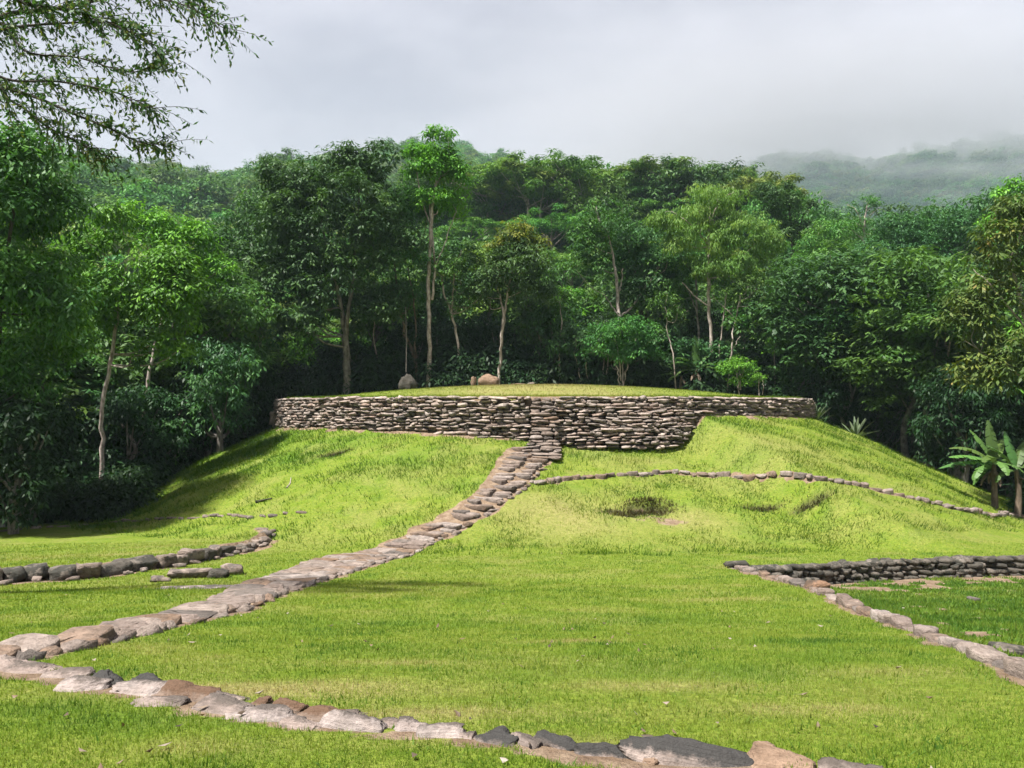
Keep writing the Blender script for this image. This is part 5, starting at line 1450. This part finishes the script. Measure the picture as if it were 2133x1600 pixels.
# ------------------------------------------------------------------ grass blades and tufts on the lawn
m_blade = leaf_mat('grass_blade', [(0, (0.066, 0.150, 0.020)), (0.4, (0.178, 0.280, 0.026)), (0.75, (0.278, 0.335, 0.054)), (1, (0.44, 0.38, 0.17))], trans=.42, rough=.6, spec=.15, tboost=(1.2, 1.2, .6), sat_var=0)
m_tuft = leaf_mat('grass_tuft', [(0, (0.042, 0.135, 0.018)), (0.5, (0.120, 0.225, 0.024)), (1, (0.26, 0.31, 0.065))], trans=.38, rough=.6, spec=.15, tboost=(1.2, 1.2, .6), sat_var=0)
def blades(name, label, X, Y, hgt, wid, lean, mat, bias=0.0, drop=None, bare=False):
    n = len(X)
    keep = (earth_mask(X, Y) < 0.45 + 0.35 * rng.random(n)) | bare
    if not bare: keep &= soil_shade_mask(X, Y) < .5
    r, th = mound_polar(X, Y)
    keep &= ~((r > MR - .14) & (r < MR + .35))
    X, Y, hgt, wid = X[keep], Y[keep], hgt[keep], wid[keep]; n = len(X)
    Z = H(X, Y) + EYE - .004
    az = rng.uniform(0, 6.28, n); el = rng.uniform(0, lean, n)
    tip = np.stack([np.cos(az) * np.sin(el), np.sin(az) * np.sin(el), np.cos(el)], 1) * hgt[:, None]
    if drop is not None: 
        tip[:, 1] -= drop * hgt; 
    sa = rng.uniform(0, 3.14, n)
    s = np.stack([np.cos(sa), np.sin(sa), np.zeros(n)], 1) * wid[:, None] * .5
    B = np.stack([X, Y, Z], 1)
    V = np.stack([B - s, B + s, B + tip], 1).reshape(-1, 3)
    Fc = np.arange(n * 3).reshape(-1, 3)
    d = dry_mask(X, Y); lu = lush_mask(X, Y)
    pat = fbm(X * 2.5, Y * 2.5, 71, 3)
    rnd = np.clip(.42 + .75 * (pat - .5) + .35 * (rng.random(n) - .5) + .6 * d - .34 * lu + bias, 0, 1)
    o = obj(name, mesh_np(name, V, Fc, mat, False, {'rnd': ('FACE', rnd)}))
    tag(o, label, 'grass', None, 'stuff')
N1 = 410000
u = rng.random(N1)
Yb = 2.6 * (22 / 2.6) ** (u ** 1.05)
Xb = rng.uniform(-.86, .86, N1) * Yb + rng.uniform(-.4, .4, N1)
keep = ~((np.hypot(Xb - MC[0], Yb - MC[1]) < MR))
Xb, Yb = Xb[keep], Yb[keep]
wv = np.clip(Yb / 6, .8, 2.8)
lu = lush_mask(Xb, Yb)
blades('grass', 'short mown grass blades of the lawn', Xb, Yb, rng.uniform(.014, .040, len(Xb)) * (1 + .6 * lu) * np.clip(Yb / 8, .9, 1.5), .0065 * wv, .9, m_blade)
# rough tussocks on the mound
N2 = 220000
a_ = np.radians(rng.uniform(-95, 95, N2)); rr_ = np.sqrt(rng.uniform(14.2 ** 2, 23.5 ** 2, N2))
Xt = MC[0] + rr_ * np.sin(a_); Yt = MC[1] - rr_ * np.cos(a_)
pm = fbm(Xt * .9, Yt * 1.2, 81, 4); lm = lush_mask(Xt, Yt)
keep = rng.random(N2) < np.clip(.12 + 1.9 * (pm - .42) + .5 * lm, .05, 1)
Xt, Yt, lm = Xt[keep], Yt[keep], lm[keep]
blades('rough_grass', 'rough tussocky grass combed down the slopes of the mound', Xt, Yt, rng.uniform(.05, .17, len(Xt)) * (1 + .5 * lm), np.full(len(Xt), .024), 1.0, m_tuft, .10, .7)
# longer grass along the platform rim, hanging over the top course
N7 = 26000
a_ = np.radians(rng.uniform(-80, 80, N7)); rr_ = MR - .16 - np.abs(rng.normal(size=N7)) * .9
blades('rim_grass', 'longer grass fringe along the rim of the platform', MC[0] + rr_ * np.sin(a_), MC[1] - rr_ * np.cos(a_), rng.uniform(.04, .13, N7) * (1 + 1.2 * (fbm(np.degrees(a_) * .5, rr_, 15, 3) - .5)), np.full(N7, .022), 1.1, m_tuft, .18, .9)
N8 = 24000
a_ = np.radians(rng.uniform(-90, 90, N8)); rr_ = rng.uniform(2, MR - .3, N8)
blades('platform_grass', 'short drying grass on top of the platform', MC[0] + rr_ * np.sin(a_), MC[1] - rr_ * np.cos(a_), rng.uniform(.03, .08, N8), np.full(N8, .03), 1.1, m_blade, .1)
# torn turf and roots round the hollow and the small slips
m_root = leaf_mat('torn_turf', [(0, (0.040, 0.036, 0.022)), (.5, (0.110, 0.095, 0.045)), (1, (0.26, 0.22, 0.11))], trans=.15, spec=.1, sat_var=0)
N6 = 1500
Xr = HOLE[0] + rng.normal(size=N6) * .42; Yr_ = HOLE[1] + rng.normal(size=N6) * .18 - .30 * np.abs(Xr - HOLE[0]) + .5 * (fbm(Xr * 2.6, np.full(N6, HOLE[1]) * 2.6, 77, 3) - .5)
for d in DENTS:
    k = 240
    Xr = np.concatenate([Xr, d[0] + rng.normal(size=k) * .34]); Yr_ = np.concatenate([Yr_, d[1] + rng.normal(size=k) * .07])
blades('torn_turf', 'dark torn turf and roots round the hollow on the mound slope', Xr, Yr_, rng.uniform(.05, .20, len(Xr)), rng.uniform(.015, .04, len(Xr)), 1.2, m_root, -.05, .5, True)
# clover in the sunken court
N3 = 75000
lo = SUNK.min(0); hi = SUNK.max(0); hi = np.minimum(hi, [17.5, 30])
Xs = rng.uniform(lo[0], hi[0], N3); Ys_ = rng.uniform(lo[1], hi[1], N3)
k = inpoly(Xs, Ys_, SUNK); Xs, Ys_ = Xs[k], Ys_[k]
blades('clover', 'dark green clover filling the sunken court', Xs, Ys_, rng.uniform(.03, .09, len(Xs)), rng.uniform(.02, .05, len(Xs)), 1.1, m_tuft, .42)
# rank weeds in the near strip of grass
N4 = 26000
u = rng.random(N4); Yw = rng.uniform(2.6, 9, N4); Xw = rng.uniform(-.7, .7, N4) * Yw
k = fbm(Xw * 3, Yw * 3, 91, 3) > .60
Xw, Yw = Xw[k], Yw[k]
blades('weeds', 'small darker weeds growing among the near grass', Xw, Yw, rng.uniform(.025, .06, len(Xw)), rng.uniform(.006, .014, len(Xw)), 1.3, m_tuft, .05)

# fallen leaves scattered on the lawn
N5 = 150
Yf = 3 * (20 / 3) ** rng.random(N5); Xf = rng.uniform(-.68, .68, N5) * Yf
k = (np.hypot(Xf - MC[0], Yf - MC[1]) > MR + 1) & ~inpoly(Xf, Yf, PATH_POLY)
Xf, Yf = Xf[k], Yf[k]; Zf = H(Xf, Yf) + EYE + .03
A = rng.normal(size=(len(Xf), 3)) * np.array([1, 1, .25]); A /= np.linalg.norm(A, axis=1, keepdims=True)
U = np.array([0, 0, 1.]) + rng.normal(size=(len(Xf), 3)) * .4
V, Fc = leaves_geo(np.stack([Xf, Yf, Zf], 1), A, U, rng.uniform(.03, .075, len(Xf)), rng.uniform(.015, .03, len(Xf)), fold=.5)
m_dead = leaf_mat('dead_leaf', [(0, (0.06, 0.05, 0.04)), (.5, (0.21, 0.14, 0.09)), (1, (0.36, 0.31, 0.27))], trans=.1, sat_var=0)
tag(obj('fallen_leaves', mesh_np('fallen_leaves', V, Fc, m_dead, False, {'rnd': ('FACE', np.tile(rng.random(len(Xf)), 2))})), 'scattered dry leaves lying on the lawn', 'leaf litter', None, 'stuff')

# ------------------------------------------------------------------ haze and low cloud
def box_obj(name, x0, x1, y0, y1, z0, z1, m):
    V = [(x, y, z) for x in (x0, x1) for y in (y0, y1) for z in (z0, z1)]
    Fq = [(0, 1, 3, 2), (4, 6, 7, 5), (0, 4, 5, 1), (2, 3, 7, 6), (0, 2, 6, 4), (1, 5, 7, 3)]
    return obj(name, mesh_np(name, np.array(V, float), np.array(Fq), m))
def haze():
    m, n, l = new_mat('haze_air')
    out = n.new('ShaderNodeOutputMaterial')
    v = n.new('ShaderNodeVolumePrincipled')
    v.inputs['Color'].default_value = (0.50, 0.66, 0.74, 1)
    v.inputs['Density'].default_value = 0.00027
    v.inputs['Anisotropy'].default_value = 0.0
    l.new(v.outputs[0], out.inputs['Volume'])
    tag(box_obj('haze', -1040, 1415, -75, 1580, -3.7, 470, m), 'thin bluish haze in the valley air', None, None, 'stuff')
haze()
def low_cloud(label, x0, x1, y0, y1, z0, z1, dens, zlo, zhi, nscale, seed):
    m, n, l = new_mat('low_cloud_air')
    out = n.new('ShaderNodeOutputMaterial')
    tc = n.new('ShaderNodeTexCoord'); sp = n.new('ShaderNodeSeparateXYZ'); l.new(tc.outputs['Generated'], sp.inputs[0])
    def mr(v, a, b):
        r = n.new('ShaderNodeMapRange'); r.interpolation_type = 'SMOOTHSTEP'
        r.inputs[1].default_value = a; r.inputs[2].default_value = b; l.new(v, r.inputs[0]); return r.outputs[0]
    def mul(a, b):
        k = n.new('ShaderNodeMath'); k.operation = 'MULTIPLY'
        l.new(a, k.inputs[0])
        if isinstance(b, float): k.inputs[1].default_value = b
        else: l.new(b, k.inputs[1])
        return k.outputs[0]
    no = n.new('ShaderNodeTexNoise'); no.noise_dimensions = '4D'; no.inputs['W'].default_value = seed
    no.inputs['Scale'].default_value = nscale; no.inputs['Detail'].default_value = 4; no.inputs['Roughness'].default_value = .6
    l.new(tc.outputs['Generated'], no.inputs['Vector'])
    # cloud base wobbles with the noise
    ad = n.new('ShaderNodeMath'); ad.operation = 'MULTIPLY_ADD'; ad.inputs[1].default_value = 1.3; l.new(no.outputs['Fac'], ad.inputs[0]); l.new(sp.outputs['Z'], ad.inputs[2])
    d = mr(ad.outputs[0], zlo + .65, zhi + .65)
    for ax in ('X', 'Y'):
        d = mul(mul(d, mr(sp.outputs[ax], 0.0, .18)), mr(sp.outputs[ax], 1.0, .84))
    thick = n.new('ShaderNodeMapRange'); thick.interpolation_type = 'SMOOTHSTEP'      # thickest against the mountain
    for k_, v_ in ((1, .36), (2, .60), (3, .10), (4, 1.0)): thick.inputs[k_].default_value = v_
    l.new(sp.outputs['X'], thick.inputs[0]); d = mul(d, thick.outputs[0])
    d = mul(mul(d, mr(sp.outputs['Z'], 1.0, .72)), mr(sp.outputs['Z'], 0.0, .1))
    d = mul(d, dens)
    v = n.new('ShaderNodeVolumePrincipled')
    v.inputs['Color'].default_value = (0.58, 0.57, 0.615, 1)
    l.new(d, v.inputs['Density'])
    l.new(v.outputs[0], out.inputs['Volume'])
    tag(box_obj('low_cloud', x0, x1, y0, y1, z0, z1, m), label, None, None, 'stuff')
low_cloud('pale low cloud drifting along the mountainside and swallowing its top', -1035, 1405, 650, 1572, 60, 468, 0.009, .46, .72, 9.0, 1.0)
